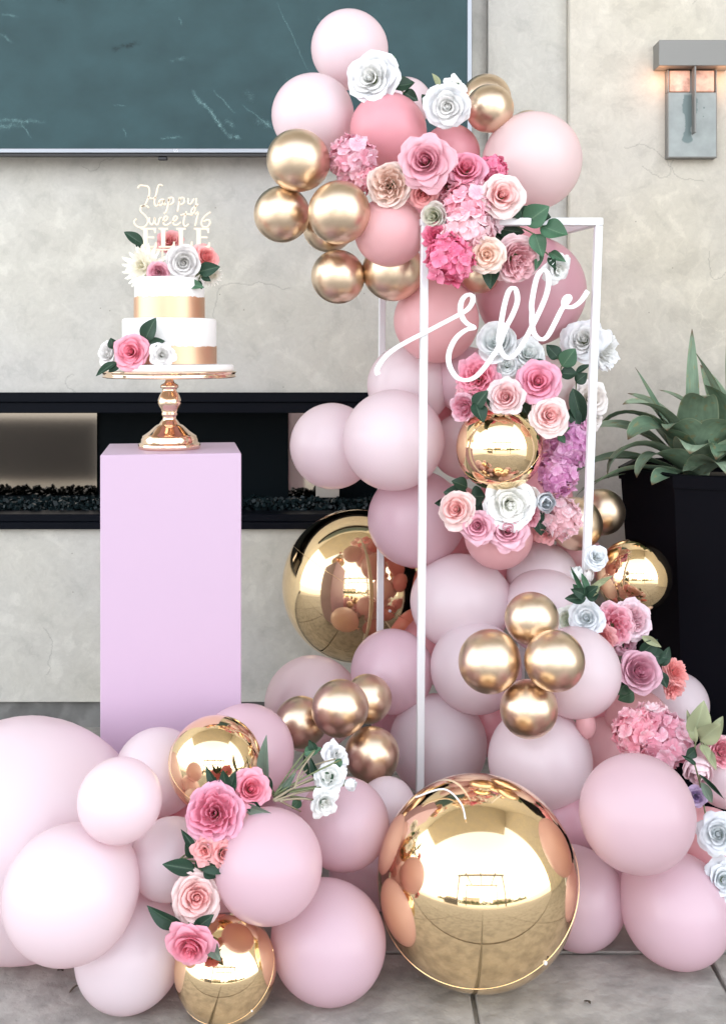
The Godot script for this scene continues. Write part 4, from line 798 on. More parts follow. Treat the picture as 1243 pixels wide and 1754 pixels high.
	sprig(Vector3(0.2333, 0.8538, -2.7), [[Vector3(0.2453, 0.8564, -2.68), Vector3(0.1895, 0.8689, -2.668), 0.0467, "leaf_dark"], [Vector3(0.2385, 0.8427, -2.68), Vector3(0.1649, 0.8415, -2.668), 0.0357, "leaf_dark"], [Vector3(0.2522, 0.8564, -2.68), Vector3(0.2853, 0.8579, -2.668), 0.0495, "leaf_dark"], [Vector3(0.2453, 0.877, -2.68), Vector3(0.21, 0.8963, -2.668), 0.0357, "leaf_dark"], [Vector3(0.2659, 0.8427, -2.68), Vector3(0.2743, 0.8032, -2.668), 0.0467, "leaf_dark"]], "dark leaves left under the middle gold globe")
	sprig(Vector3(0.4233, 0.7955, -2.72), [[Vector3(0.4133, 0.8054, -2.7), Vector3(0.4225, 0.7616, -2.688), 0.0332, "leaf_dark"], [Vector3(0.4202, 0.8192, -2.7), Vector3(0.4528, 0.7796, -2.688), 0.0277, "leaf_dark"], [Vector3(0.3925, 0.8123, -2.7), Vector3(0.4046, 0.7796, -2.688), 0.0332, "leaf_dark"]], "dark leaves beside the white rosebud")
	sprig(Vector3(0.4515, 1.0145, -2.68), [[Vector3(0.4481, 1.0063, -2.66), Vector3(0.4782, 1.0214, -2.638), 0.0218, "leaf_mid"], [Vector3(0.4549, 1.0022, -2.66), Vector3(0.4705, 0.9827, -2.648), 0.0191, "leaf_mid"]], "small leaf between the blush rose and orchid hydrangea")
	sprig(Vector3(0.4969, 0.6552, -2.56), [[Vector3(0.4969, 0.6464, -2.54), Vector3(0.4492, 0.649, -2.528), 0.0261, "leaf_dark"], [Vector3(0.4969, 0.6503, -2.54), Vector3(0.4648, 0.6814, -2.528), 0.0234, "leaf_mid"], [Vector3(0.4969, 0.6503, -2.54), Vector3(0.4946, 0.7009, -2.528), 0.0208, "leaf_mid"], [Vector3(0.4969, 0.6503, -2.54), Vector3(0.5296, 0.6879, -2.528), 0.0234, "leaf_olive"], [Vector3(0.4969, 0.6503, -2.54), Vector3(0.5244, 0.6581, -2.528), 0.0261, "leaf_dark"], [Vector3(0.4969, 0.6529, -2.54), Vector3(0.4675, 0.6701, -2.508), 0.0261, "leaf_dark"], [Vector3(0.4969, 0.6529, -2.54), Vector3(0.5125, 0.6791, -2.508), 0.0261, "leaf_dark"], [Vector3(0.4969, 0.6503, -2.54), Vector3(0.4583, 0.7229, -2.528), 0.0104, "leaf_mid"], [Vector3(0.5087, 0.6633, -2.54), Vector3(0.5529, 0.7048, -2.528), 0.0130, "leaf_olive"]], "dark olive leaf tuft left of the right hand gold globe")
	sprig(Vector3(0.6614, 0.5095, -2.64), [[Vector3(0.6362, 0.5013, -2.62), Vector3(0.6774, 0.534, -2.608), 0.0403, "leaf_dark"], [Vector3(0.6563, 0.4986, -2.62), Vector3(0.7001, 0.4938, -2.608), 0.0376, "leaf_dark"], [Vector3(0.6832, 0.4745, -2.62), Vector3(0.7042, 0.5152, -2.608), 0.0269, "leaf_dark"], [Vector3(0.6053, 0.4342, -2.62), Vector3(0.5811, 0.4109, -2.608), 0.0349, "leaf_mid"], [Vector3(0.5999, 0.4543, -2.62), Vector3(0.5811, 0.431, -2.608), 0.0296, "leaf_dark"], [Vector3(0.6228, 0.414, -2.62), Vector3(0.5865, 0.3975, -2.608), 0.0349, "leaf_mid"], [Vector3(0.6402, 0.5416, -2.62), Vector3(0.6815, 0.5232, -2.598), 0.0188, "leaf_olive"], [Vector3(0.6832, 0.461, -2.62), Vector3(0.6961, 0.4243, -2.608), 0.0242, "leaf_dark"]], "dark leaves around the large mauve pink rose at right")
	sprig(Vector3(0.7001, 0.4133, -2.36), [[Vector3(0.6762, 0.4056, -2.34), Vector3(0.6972, 0.4808, -2.318), 0.0504, "leaf_olive"], [Vector3(0.6918, 0.3984, -2.34), Vector3(0.723, 0.4458, -2.298), 0.0432, "leaf_olive"], [Vector3(0.6822, 0.3936, -2.34), Vector3(0.6644, 0.4574, -2.328), 0.0192, "leaf_olive"], [Vector3(0.6942, 0.39, -2.34), Vector3(0.7025, 0.3739, -2.308), 0.0216, "leaf_olive"], [Vector3(0.6822, 0.3816, -2.34), Vector3(0.6572, 0.3619, -2.328), 0.0264, "leaf_dark"], [Vector3(0.7002, 0.39, -2.34), Vector3(0.7384, 0.4455, -2.328), 0.0312, "leaf_olive"], [Vector3(0.7002, 0.384, -2.34), Vector3(0.7178, 0.3502, -2.308), 0.0192, "leaf_olive"]], "pale olive leaves at the right edge above the peony bud")
	sprig(Vector3(0.6882, 0.3036, -2.3), [[Vector3(0.6764, 0.3348, -2.28), Vector3(0.6984, 0.2951, -2.268), 0.0187, "leaf_grey"], [Vector3(0.6706, 0.3523, -2.28), Vector3(0.7229, 0.3021, -2.268), 0.0082, "leaf_dark"], [Vector3(0.6647, 0.3698, -2.28), Vector3(0.6403, 0.3917, -2.268), 0.0094, "leaf_dark"], [Vector3(0.6998, 0.1886, -2.28), Vector3(0.717, 0.1742, -2.268), 0.0234, "leaf_dark"]], "dark stems and leaves above the white roses at the right edge")
	sprig(Vector3(-0.3314, 0.2878, -2.01), [[Vector3(-0.2924, 0.2917, -1.99), Vector3(-0.3447, 0.3119, -1.968), 0.0286, "leaf_dark"], [Vector3(-0.2822, 0.2897, -1.99), Vector3(-0.2754, 0.3226, -1.978), 0.0245, "leaf_dark"], [Vector3(-0.2822, 0.304, -1.99), Vector3(-0.2333, 0.3069, -1.948), 0.0245, "leaf_dark"], [Vector3(-0.2771, 0.2938, -1.99), Vector3(-0.2531, 0.285, -1.978), 0.0245, "leaf_dark"], [Vector3(-0.2975, 0.3122, -1.99), Vector3(-0.3079, 0.3459, -1.978), 0.0163, "leaf_dark"], [Vector3(-0.2924, 0.3275, -1.99), Vector3(-0.3139, 0.3632, -1.978), 0.0143, "leaf_dark"]], "dark leaves between coral blossoms and white pink rose")
	sprig(Vector3(-0.3248, 0.2049, -1.97), [[Vector3(-0.3095, 0.214, -1.95), Vector3(-0.3673, 0.2508, -1.928), 0.0300, "leaf_dark"], [Vector3(-0.3015, 0.21, -1.95), Vector3(-0.3314, 0.2042, -1.938), 0.0260, "leaf_dark"], [Vector3(-0.2965, 0.22, -1.95), Vector3(-0.2798, 0.2012, -1.938), 0.0240, "leaf_dark"], [Vector3(-0.2765, 0.212, -1.95), Vector3(-0.2566, 0.1866, -1.928), 0.0220, "leaf_dark"], [Vector3(-0.2715, 0.198, -1.95), Vector3(-0.2383, 0.1746, -1.908), 0.0260, "leaf_grey"], [Vector3(-0.2865, 0.21, -1.95), Vector3(-0.2579, 0.234, -1.938), 0.0240, "leaf_dark"], [Vector3(-0.3035, 0.202, -1.95), Vector3(-0.3162, 0.1987, -1.918), 0.0140, "leaf_dark"]], "dark leaves between the white pink rose and downturned pink rose")
	sprig(Vector3(-0.2486, 0.4168, -2.05), [[Vector3(-0.2514, 0.4088, -2.03), Vector3(-0.281, 0.459, -2.018), 0.0187, "leaf_dark"], [Vector3(-0.2431, 0.4109, -2.03), Vector3(-0.2479, 0.457, -2.018), 0.0229, "leaf_dark"], [Vector3(-0.2389, 0.4067, -2.03), Vector3(-0.2292, 0.4497, -2.018), 0.0208, "leaf_dark"], [Vector3(-0.2118, 0.388, -2.03), Vector3(-0.1634, 0.3824, -1.998), 0.0208, "leaf_grey"], [Vector3(-0.2098, 0.3963, -2.03), Vector3(-0.1775, 0.3804, -2.018), 0.0208, "leaf_dark"]], "dark leaves behind the large pink peony")
	sprig(Vector3(-0.1886, 0.4064, -2.12), [[Vector3(-0.1793, 0.3977, -2.1), Vector3(-0.1828, 0.4913, -2.078), 0.0237, "leaf_grey"], [Vector3(-0.1847, 0.4192, -2.1), Vector3(-0.1708, 0.3776, -2.088), 0.0258, "leaf_dark"], [Vector3(-0.1632, 0.3762, -2.1), Vector3(-0.1247, 0.4183, -2.088), 0.0151, "leaf_grey"], [Vector3(-0.1653, 0.3729, -2.1), Vector3(-0.1301, 0.3969, -2.088), 0.0151, "leaf_dark"]], "tall grey green leaf right of the upper gold globe")
	var twig := sprig(Vector3(-0.1622, 0.3866, -2.06), [[Vector3(-0.0847, 0.3858, -2.16), Vector3(-0.1008, 0.4289, -2.148), 0.0155, "leaf_dark"], [Vector3(-0.0737, 0.3748, -2.16), Vector3(-0.0457, 0.3716, -2.148), 0.0288, "leaf_mid"], [Vector3(-0.1124, 0.4357, -2.16), Vector3(-0.081, 0.4488, -2.148), 0.0199, "leaf_mid"], [Vector3(-0.118, 0.3471, -2.16), Vector3(-0.1338, 0.3353, -2.148), 0.0199, "leaf_mid"], [Vector3(-0.1014, 0.3914, -2.16), Vector3(-0.1118, 0.4399, -2.148), 0.0111, "leaf_dark"], [Vector3(-0.0404, 0.4246, -2.16), Vector3(-0.0567, 0.4091, -2.148), 0.0155, "leaf_mid"], [Vector3(-0.0814, 0.3449, -2.16), Vector3(-0.0677, 0.3298, -2.148), 0.0133, "leaf_mid"], [Vector3(-0.0349, 0.3748, -2.16), Vector3(-0.0479, 0.3959, -2.148), 0.0155, "leaf_mid"], [Vector3(-0.0903, 0.4412, -2.16), Vector3(-0.1008, 0.4598, -2.148), 0.0177, "leaf_dark"]], "thin brown stems with small leaves carrying the white blooms")
	var st := begin()
	add_tube(st, smooth_path([Vector3(0, 0, 0), Vector3(0.0307, 0.0019, -0.05), Vector3(0.0608, 0.0214, -0.1), Vector3(0.1107, 0.0381, -0.1)], 4), 0.0022, 6, 0.0, 0.6)
	add_tube(st, smooth_path([Vector3(0, 0, 0), Vector3(0.0415, 0.0073, -0.05), Vector3(0.0774, 0.0048, -0.1), Vector3(0.0963, 0.0026, -0.1)], 4), 0.0022, 6, 0.0, 0.6)
	add_tube(st, smooth_path([Vector3(0.0021, -0.0021, 0), Vector3(0.0415, -0.0068, -0.05), Vector3(0.0807, -0.0195, -0.1), Vector3(0.1361, -0.0107, -0.1)], 4), 0.0022, 6, 0.0, 0.6)
	add_tube(st, smooth_path([Vector3(0.0021, -0.0021, 0), Vector3(0.0523, -0.0176, -0.05), Vector3(0.0907, -0.0472, -0.1)], 4), 0.0022, 6, 0.0, 0.6)
	add_tube(st, smooth_path([Vector3(0.0391, 0.0211, 0), Vector3(0.0469, 0.0344, -0.05), Vector3(0.0719, 0.0547, -0.1)], 4), 0.0022, 6, 0.0, 0.6)
	add_tube(st, smooth_path([Vector3(0.0127, -0.0021, 0), Vector3(0.0253, -0.0306, -0.05), Vector3(0.0442, -0.0616, -0.1)], 4), 0.0022, 6, 0.0, 0.6)
	part("twig", done(st), mats["stem_tan"], twig)
	sprig(Vector3(-0.5224, 1.4533, -2.67), [[Vector3(-0.5122, 1.4455, -2.66), Vector3(-0.5569, 1.4802, -2.652), 0.0273, "leaf_dark"], [Vector3(-0.5204, 1.4387, -2.66), Vector3(-0.5297, 1.4557, -2.652), 0.0136, "leaf_dark"]], "dark leaf on the cake behind the ivory chrysanthemum")
	sprig(Vector3(-0.3701, 1.3807, -2.61), [[Vector3(-0.3753, 1.3787, -2.6), Vector3(-0.3264, 1.3907, -2.582), 0.0347, "leaf_dark"], [Vector3(-0.3687, 1.368, -2.6), Vector3(-0.3449, 1.3568, -2.592), 0.0160, "leaf_dark"], [Vector3(-0.422, 1.3573, -2.6), Vector3(-0.4098, 1.3324, -2.582), 0.0213, "leaf_dark"], [Vector3(-0.4047, 1.352, -2.6), Vector3(-0.3621, 1.3457, -2.582), 0.0240, "leaf_mid"], [Vector3(-0.3753, 1.36, -2.6), Vector3(-0.3662, 1.3382, -2.592), 0.0133, "leaf_dark"], [Vector3(-0.426, 1.3627, -2.6), Vector3(-0.4273, 1.3462, -2.592), 0.0160, "leaf_dark"]], "dark leaves right of the white rose on the cake top")
	sprig(Vector3(-0.4716, 1.2259, -2.53), [[Vector3(-0.4827, 1.2194, -2.52), Vector3(-0.4587, 1.2719, -2.502), 0.0388, "leaf_dark"], [Vector3(-0.4775, 1.2129, -2.52), Vector3(-0.433, 1.2205, -2.502), 0.0233, "leaf_dark"], [Vector3(-0.4698, 1.2078, -2.52), Vector3(-0.4837, 1.1974, -2.512), 0.0207, "leaf_dark"]], "dark leaves above the pink rose on the cake's lower tier")
	sprig(Vector3(-0.5447, 1.1742, -2.52), [[Vector3(-0.5425, 1.1743, -2.51), Vector3(-0.5872, 1.1463, -2.492), 0.0180, "leaf_dark"], [Vector3(-0.549, 1.2026, -2.51), Vector3(-0.5536, 1.2282, -2.502), 0.0232, "leaf_dark"], [Vector3(-0.5361, 1.1678, -2.51), Vector3(-0.5601, 1.1538, -2.502), 0.0180, "leaf_dark"]], "dark leaves trailing over the cake board at left")

# ---------------------------------------------------------------- helpers
var taken := {}
var mats := {}
var meshes := {}
var rng := RandomNumberGenerator.new()

func numbered(called: String) -> String:
	var n: int = taken.get(called, 0)
	taken[called] = n + 1
	return called if n == 0 else "%s_%03d" % [called, n]

func thing(called: String, label: String, category: String, at := Vector3.ZERO, group := "") -> Node3D:
	var o := Node3D.new()
	o.name = numbered(called)
	add_child(o)
	o.position = at
	tag(o, label, category, group)
	return o

func tag(o: Node, label: String, category: String, group := "") -> void:
	if label != "":
		o.set_meta("label", label)
	if category != "":
		o.set_meta("category", category)
	if group != "":
		o.set_meta("group", group)

func part(called: String, mesh: Mesh, material: Material, parent: Node3D = null) -> MeshInstance3D:
	var o := MeshInstance3D.new()
	o.mesh = mesh
	o.material_override = material
	if parent == null:
		o.name = numbered(called)
		add_child(o)
	else:
		o.name = called
		parent.add_child(o, true)
	return o

func begin() -> SurfaceTool:
	var st := SurfaceTool.new()
	st.begin(Mesh.PRIMITIVE_TRIANGLES)
	return st

func done(st: SurfaceTool, smooth := true) -> ArrayMesh:
	if smooth:
		st.index()
	st.generate_normals()
	return st.commit()

func quad(st: SurfaceTool, a: Vector3, b: Vector3, c: Vector3, d: Vector3) -> void:
	for v in [a, b, c, a, c, d]:
		st.add_vertex(v)

# a box between two corners with chamfered edges, faces flat
func add_box(st: SurfaceTool, lo: Vector3, hi: Vector3, c := 0.0, xf := Transform3D()) -> void:
	st.set_smooth_group(-1)
	var mid := (lo + hi) * 0.5
	var h := (hi - lo) * 0.5
	c = minf(c, minf(h.x, minf(h.y, h.z)) * 0.9)
	var q := func(a: Vector3, b: Vector3, d: Vector3, e: Vector3) -> void:
		var n := (b - a).cross(d - a)
		var out := (a + b + d + e) * 0.25
		var pts := [a, b, d, e]
		if n.dot(out) > 0.0:
			pts = [a, e, d, b]
		quad(st, xf * (mid + pts[0]), xf * (mid + pts[1]), xf * (mid + pts[2]), xf * (mid + pts[3]))
	for ax in 3:
		var u := (ax + 1) % 3
		var w := (ax + 2) % 3
		for s in [-1.0, 1.0]:
			var p := []
			for k in [[-1, -1], [1, -1], [1, 1], [-1, 1]]:
				var v := Vector3.ZERO
				v[ax] = s * h[ax]
				v[u] = k[0] * (h[u] - c)
				v[w] = k[1] * (h[w] - c)
				p.append(v)
			q.call(p[0], p[1], p[2], p[3])
			if c > 0.0:
				for s2 in [-1.0, 1.0]:
					var e := []
					for k in [-1.0, 1.0]:
						var v1 := Vector3.ZERO
						v1[ax] = s * h[ax]
						v1[u] = s2 * (h[u] - c)
						v1[w] = k * (h[w] - c)
						var v2 := Vector3.ZERO
						v2[ax] = s * (h[ax] - c)
						v2[u] = s2 * h[u]
						v2[w] = k * (h[w] - c)
						e.append([v1, v2])
					q.call(e[0][0], e[0][1], e[1][1], e[1][0])
	if c > 0.0:
		for sx in [-1.0, 1.0]:
			for sy in [-1.0, 1.0]:
				for sz in [-1.0, 1.0]:
					var a := Vector3(sx * h.x, sy * (h.y - c), sz * (h.z - c))
					var b := Vector3(sx * (h.x - c), sy * h.y, sz * (h.z - c))
					var d := Vector3(sx * (h.x - c), sy * (h.y - c), sz * h.z)
					if (b - a).cross(d - a).dot(a) > 0.0:
						var t := b
						b = d
						d = t
					for v in [a, b, d]:
						st.add_vertex(xf * (mid + v))

func box_mesh(size: Vector3, c := 0.0) -> ArrayMesh:
	var st := begin()
	add_box(st, size * -0.5, size * 0.5, c)
	return done(st, false)

# a bar of square section between two points
func add_bar(st: SurfaceTool, a: Vector3, b: Vector3, w: float, c := 0.0015) -> void:
	var y := (b - a).normalized()
	var x := y.cross(Vector3(0.13, 0.07, 1.0)).normalized()
	if absf(y.z) > 0.9:
		x = Vector3.RIGHT
	var z := x.cross(y).normalized()
	x = y.cross(z).normalized()
	var l := (b - a).length()
	add_box(st, Vector3(-w / 2, 0, -w / 2), Vector3(w / 2, l, w / 2), c, Transform3D(Basis(x, y, z), a))

# a lathe about y; profile points are (radius, height) from bottom to top
func add_lathe(st: SurfaceTool, profile: Array, segs := 40, at := Vector3.ZERO) -> void:
	st.set_smooth_group(0)
	for i in profile.size() - 1:
		var p: Vector2 = profile[i]
		var q: Vector2 = profile[i + 1]
		for k in segs:
			var a := TAU * k / segs
			var b := TAU * ((k + 1) % segs) / segs
			var p1 := at + Vector3(cos(a) * p.x, p.y, sin(a) * p.x)
			var p2 := at + Vector3(cos(b) * p.x, p.y, sin(b) * p.x)
			var q1 := at + Vector3(cos(a) * q.x, q.y, sin(a) * q.x)
			var q2 := at + Vector3(cos(b) * q.x, q.y, sin(b) * q.x)
			if p.x > 1e-6:
				for v in [p1, p2, q2]:
					st.add_vertex(v)
			if q.x > 1e-6:
				for v in [p1, q2, q1]:
					st.add_vertex(v)

func lathe(profile: Array, segs := 40) -> ArrayMesh:
	var st := begin()
	add_lathe(st, profile, segs)
	return done(st)

func smooth_path(pts: Array, each := 6) -> Array:
	var out := []
	var n := pts.size()
	for i in n - 1:
		var p0: Vector3 = pts[maxi(i - 1, 0)]
		var p1: Vector3 = pts[i]
		var p2: Vector3 = pts[i + 1]
		var p3: Vector3 = pts[mini(i + 2, n - 1)]
		for k in each:
			var t := float(k) / each
			out.append(0.5 * (2.0 * p1 + (p2 - p0) * t + (2.0 * p0 - 5.0 * p1 + 4.0 * p2 - p3) * t * t + (3.0 * p1 - p0 - 3.0 * p2 + p3) * t * t * t))
	out.append(pts[n - 1])
	return out

# a tube along points; with flat > 0 a stroke cut from a sheet: half width r in the xy plane, half depth flat in z
func add_tube(st: SurfaceTool, pts: Array, r: float, segs := 8, flat := 0.0, taper := 1.0) -> void:
	st.set_smooth_group(0)
	var n := pts.size()
	var rings := []
	for i in n:
		var t: Vector3 = (pts[mini(i + 1, n - 1)] - pts[maxi(i - 1, 0)]).normalized()
		var side := t.cross(Vector3(0, 0, 1))
		if side.length() < 0.05:
			side = t.cross(Vector3(0, 1, 0))
		side = side.normalized()
		var up := side.cross(t).normalized()
		var rr := r * lerpf(1.0, taper, float(i) / maxf(1.0, n - 1))
		if flat > 0.002:
			rr *= lerpf(0.74, 1.1, absf(t.y))
		var ring := []
		for k in segs:
			var a := TAU * (k + 0.5) / segs
			var ca := cos(a)
			var sa := sin(a)
			if flat > 0.0:
				# cut strokes swell on the way down and thin across
				ca = signf(ca) * pow(absf(ca), 0.45)
				sa = signf(sa) * pow(absf(sa), 0.45)
			ring.append(pts[i] + side * ca * rr + up * sa * (flat if flat > 0.0 else rr))
		rings.append(ring)
	for i in n - 1:
		for k in segs:
			var m := (k + 1) % segs
			quad(st, rings[i][k], rings[i][m], rings[i + 1][m], rings[i + 1][k])
	for k in segs:
		var m := (k + 1) % segs
		for v in [pts[0], rings[0][m], rings[0][k], pts[n - 1], rings[n - 1][k], rings[n - 1][m]]:
			st.add_vertex(v)

func basis_y(y: Vector3, spin := 0.0) -> Basis:
	y = y.normalized()
	var x := y.cross(Vector3(0, 0, 1))
	if x.length() < 0.1:
		x = y.cross(Vector3(1, 0, 0))
	x = x.normalized()
	return Basis(x, y, x.cross(y)) * Basis(Vector3.UP, spin)

# ---------------------------------------------------------------- materials
func mat(key: String, linear: Color, rough: float, metal := 0.0) -> StandardMaterial3D:
	if not mats.has(key):
		var m := StandardMaterial3D.new()
		m.resource_name = key
		m.albedo_color = linear.linear_to_srgb()
		m.roughness = rough
		m.metallic = metal
		mats[key] = m
	return mats[key]

func noise_tex(seed_: int, freq: float, ramp: Array, octaves := 5, size := 512, kind := FastNoiseLite.TYPE_SIMPLEX_SMOOTH) -> NoiseTexture2D:
	var n := FastNoiseLite.new()
	n.seed = seed_
	n.noise_type = kind
	n.frequency = freq
	n.fractal_octaves = octaves
	var t := NoiseTexture2D.new()
	t.noise = n
	t.width = size
	t.height = size
	t.seamless = true
	var g := Gradient.new()
	var offs := PackedFloat32Array()
	var cols := PackedColorArray()
	for r in ramp:
		offs.append(r[0])
		cols.append(r[1])
	g.offsets = offs
	g.colors = cols
	t.color_ramp = g
	return t

func grey(v: float) -> Color:
	return Color(v, v, v)

# plaster, concrete: colour mottled on two scales, fine relief
func stone_mat(key: String, linear: Color, rough: float, seed_: int, scale: float, spread: float, relief: float) -> StandardMaterial3D:
	var m := mat(key, linear, rough)
	m.albedo_texture = noise_tex(seed_, 0.006, [[0.0, grey(1.0 - spread)], [0.35, grey(1.0 - spread * 0.45)], [0.5, grey(1.0 - spread * 0.3)], [0.65, grey(1.0)], [1.0, grey(1.0 - spread * 0.2)]], 6, 1024)
	m.uv1_triplanar = true
	m.uv1_world_triplanar = true
	m.uv1_scale = Vector3.ONE * scale
	m.heightmap_enabled = true
	m.heightmap_texture = noise_tex(seed_ + 7, 0.012, [[0.0, grey(0.0)], [0.45, grey(0.55)], [0.55, grey(0.6)], [1.0, grey(1.0)]], 6, 1024)
	m.heightmap_scale = relief
	return m

# trowelled plaster: soft patches, fine grain, pale trowel drags and a few hairline cracks
func plaster_mat(key: String, linear: Color, seed_: int) -> StandardMaterial3D:
	var m := mat(key, linear, 0.82)
	var size := 1024
	var layers := []
	for f in [[0.0028, 3, 1.0], [0.02, 4, 1.0], [0.11, 2, 1.0]]:
		var n := FastNoiseLite.new()
		n.seed = seed_ + layers.size()
		n.frequency = f[0]
		n.fractal_octaves = f[1]
		n.domain_warp_enabled = true
		n.domain_warp_amplitude = 60.0
		n.domain_warp_frequency = 0.008
		layers.append(n.get_seamless_image(size, size).get_data())
	var data := PackedByteArray()
	data.resize(size * size * 3)
	for i in size * size:
		var a: float = layers[0][i] / 255.0
		var b: float = layers[1][i] / 255.0
		var c: float = layers[2][i] / 255.0
		var drag := smoothstep(0.60, 0.78, b) * smoothstep(0.35, 0.6, a)
		var v := 0.91 + 0.035 * (a - 0.5) + 0.045 * (b - 0.5) + 0.06 * (c - 0.5) + 0.035 * drag - 0.03 * smoothstep(0.62, 0.8, 1.0 - b)
		data[i * 3] = int(clampf(v, 0, 1) * 255)
		data[i * 3 + 1] = int(clampf(v * (1.0 - 0.008 * (a - 0.5)), 0, 1) * 255)
		data[i * 3 + 2] = int(clampf(v * (1.0 - 0.05 * (a - 0.4)), 0, 1) * 255)
	var im := Image.create_from_data(size, size, false, Image.FORMAT_RGB8, data)
	rng.seed = seed_ * 13
	for k in 26:
		var p := Vector2(rng.randf() * size, rng.randf() * size)
		var d := rng.randf() * TAU
		var dark := rng.randf() < 0.6
		for j in rng.randi_range(20, 130):
			d += rng.randfn() * 0.22
			p += Vector2(cos(d), sin(d))
			var px := Vector2i(posmod(int(p.x), size), posmod(int(p.y), size))
			var o := im.get_pixelv(px)
			im.set_pixelv(px, o * (0.88 if dark else 1.04))
	for k in 50:
		im.set_pixelv(Vector2i(rng.randi_range(0, size - 1), rng.randi_range(0, size - 1)), Color(0.55, 0.54, 0.52))
	m.albedo_texture = ImageTexture.create_from_image(im)
	m.uv1_triplanar = true
	m.uv1_world_triplanar = true
	m.uv1_scale = Vector3.ONE * 0.36
	m.uv1_offset = Vector3(0.13, 0.21, 0.0)
	m.heightmap_enabled = true
	m.heightmap_texture = noise_tex(seed_ + 7, 0.02, [[0.0, grey(0.0)], [0.45, grey(0.5)], [0.55, grey(0.58)], [1.0, grey(1.0)]], 6, 1024)
	m.heightmap_scale = 0.3
	return m

func latex(key: String, linear: Color) -> StandardMaterial3D:
	var m := mat(key, linear, 0.26)
	m.metallic_specular = 0.5
	m.backlight_enabled = true
	m.backlight = Color(0.85, 0.73, 0.74)
	return m

func petal_mat(key: String, base: Color, tip: Color) -> StandardMaterial3D:
	if mats.has(key):
		return mats[key]
	var m := mat(key, Color.WHITE, 0.7)
	var im := Image.create(8, 64, false, Image.FORMAT_RGB8)
	for y in 64:
		var v := 1.0 - y / 63.0
		var c := base.lerp(tip, smoothstep(0.1, 0.95, v))
		for x in 8:
			var j := 1.0 + 0.035 * sin(x * 2.4 + v * 3.0)
			im.set_pixel(x, y, Color(minf(c.r * j, 1.0), minf(c.g * j, 1.0), minf(c.b * j, 1.0)))
	m.albedo_texture = ImageTexture.create_from_image(im)
	m.metallic_specular = 0.25
	m.cull_mode = BaseMaterial3D.CULL_DISABLED
	m.backlight_enabled = true
	m.backlight = Color(0.75, 0.75, 0.75)
	return m

func leaf_mat(key: String, srgb: Color) -> StandardMaterial3D:
	if mats.has(key):
		return mats[key]
	var m := mat(key, Color.WHITE, 0.5)
	var im := Image.create(64, 128, false, Image.FORMAT_RGB8)
	for y in 128:
		for x in 64:
			var u := absf(x - 31.5) / 31.5
			var v := y / 127.0
			var rib := exp(-pow(u / 0.05, 2.0)) * 0.5
			var vein := pow(maxf(0.0, cos((v * 9.0 + u * 2.2) * TAU)), 14.0) * 0.16 * (1.0 - u)
			var c := srgb.lerp(Color(0.66, 0.72, 0.58), rib * 0.6 + vein * 0.6)
			var j := 1.0 + 0.05 * sin(v * 5.0 + u * 3.0 + x * 0.05)
			im.set_pixel(x, y, Color(clampf(c.r * j, 0, 1), clampf(c.g * j, 0, 1), clampf(c.b * j, 0, 1)))
	m.albedo_texture = ImageTexture.create_from_image(im)
	m.metallic_specular = 0.4
	m.cull_mode = BaseMaterial3D.CULL_DISABLED
	m.backlight_enabled = true
	m.backlight = Color(0.2, 0.2, 0.2)
	return m

# ---------------------------------------------------------------- balloons
func balloon_mesh() -> ArrayMesh:
	if not meshes.has("balloon"):
		var prof := []
		# lip, knot, neck, then the skin up to the crown
		for p in [[0.0, -1.235], [0.085, -1.24], [0.1, -1.225], [0.06, -1.2], [0.045, -1.18], [0.062, -1.165], [0.066, -1.15], [0.05, -1.135], [0.06, -1.12], [0.1, -1.1]]:
			prof.append(Vector2(p[0], p[1]))
		var n := 26
		for i in range(1, n + 1):
			var f := PI * (1.0 - (i + 1.2) / (n + 1.2))
			var low := clampf((f - PI / 2) / (PI / 2), 0, 1)
			prof.append(Vector2(sin(f) * (1.0 - 0.05 * low), cos(f) * (1.0 + 0.12 * low * low)))
		meshes["balloon"] = lathe(prof, 48)
	return meshes["balloon"]

func balloon(at: Vector3, r: float, tail: Vector3, stretch: float, material: String, called: String, label: String, group: String) -> void:
	var o := part(called, balloon_mesh(), mats[material])
	o.transform = Transform3D(basis_y(-tail, at.x * 9.0) * Basis.from_scale(Vector3(r * (1.0 + 0.018 * sin(at.x * 91.0)), r * stretch * (1.015 + 0.025 * sin(at.y * 77.0)), r * (1.0 + 0.018 * sin(at.z * 83.0)))), at)
	tag(o, label, "balloon", group)

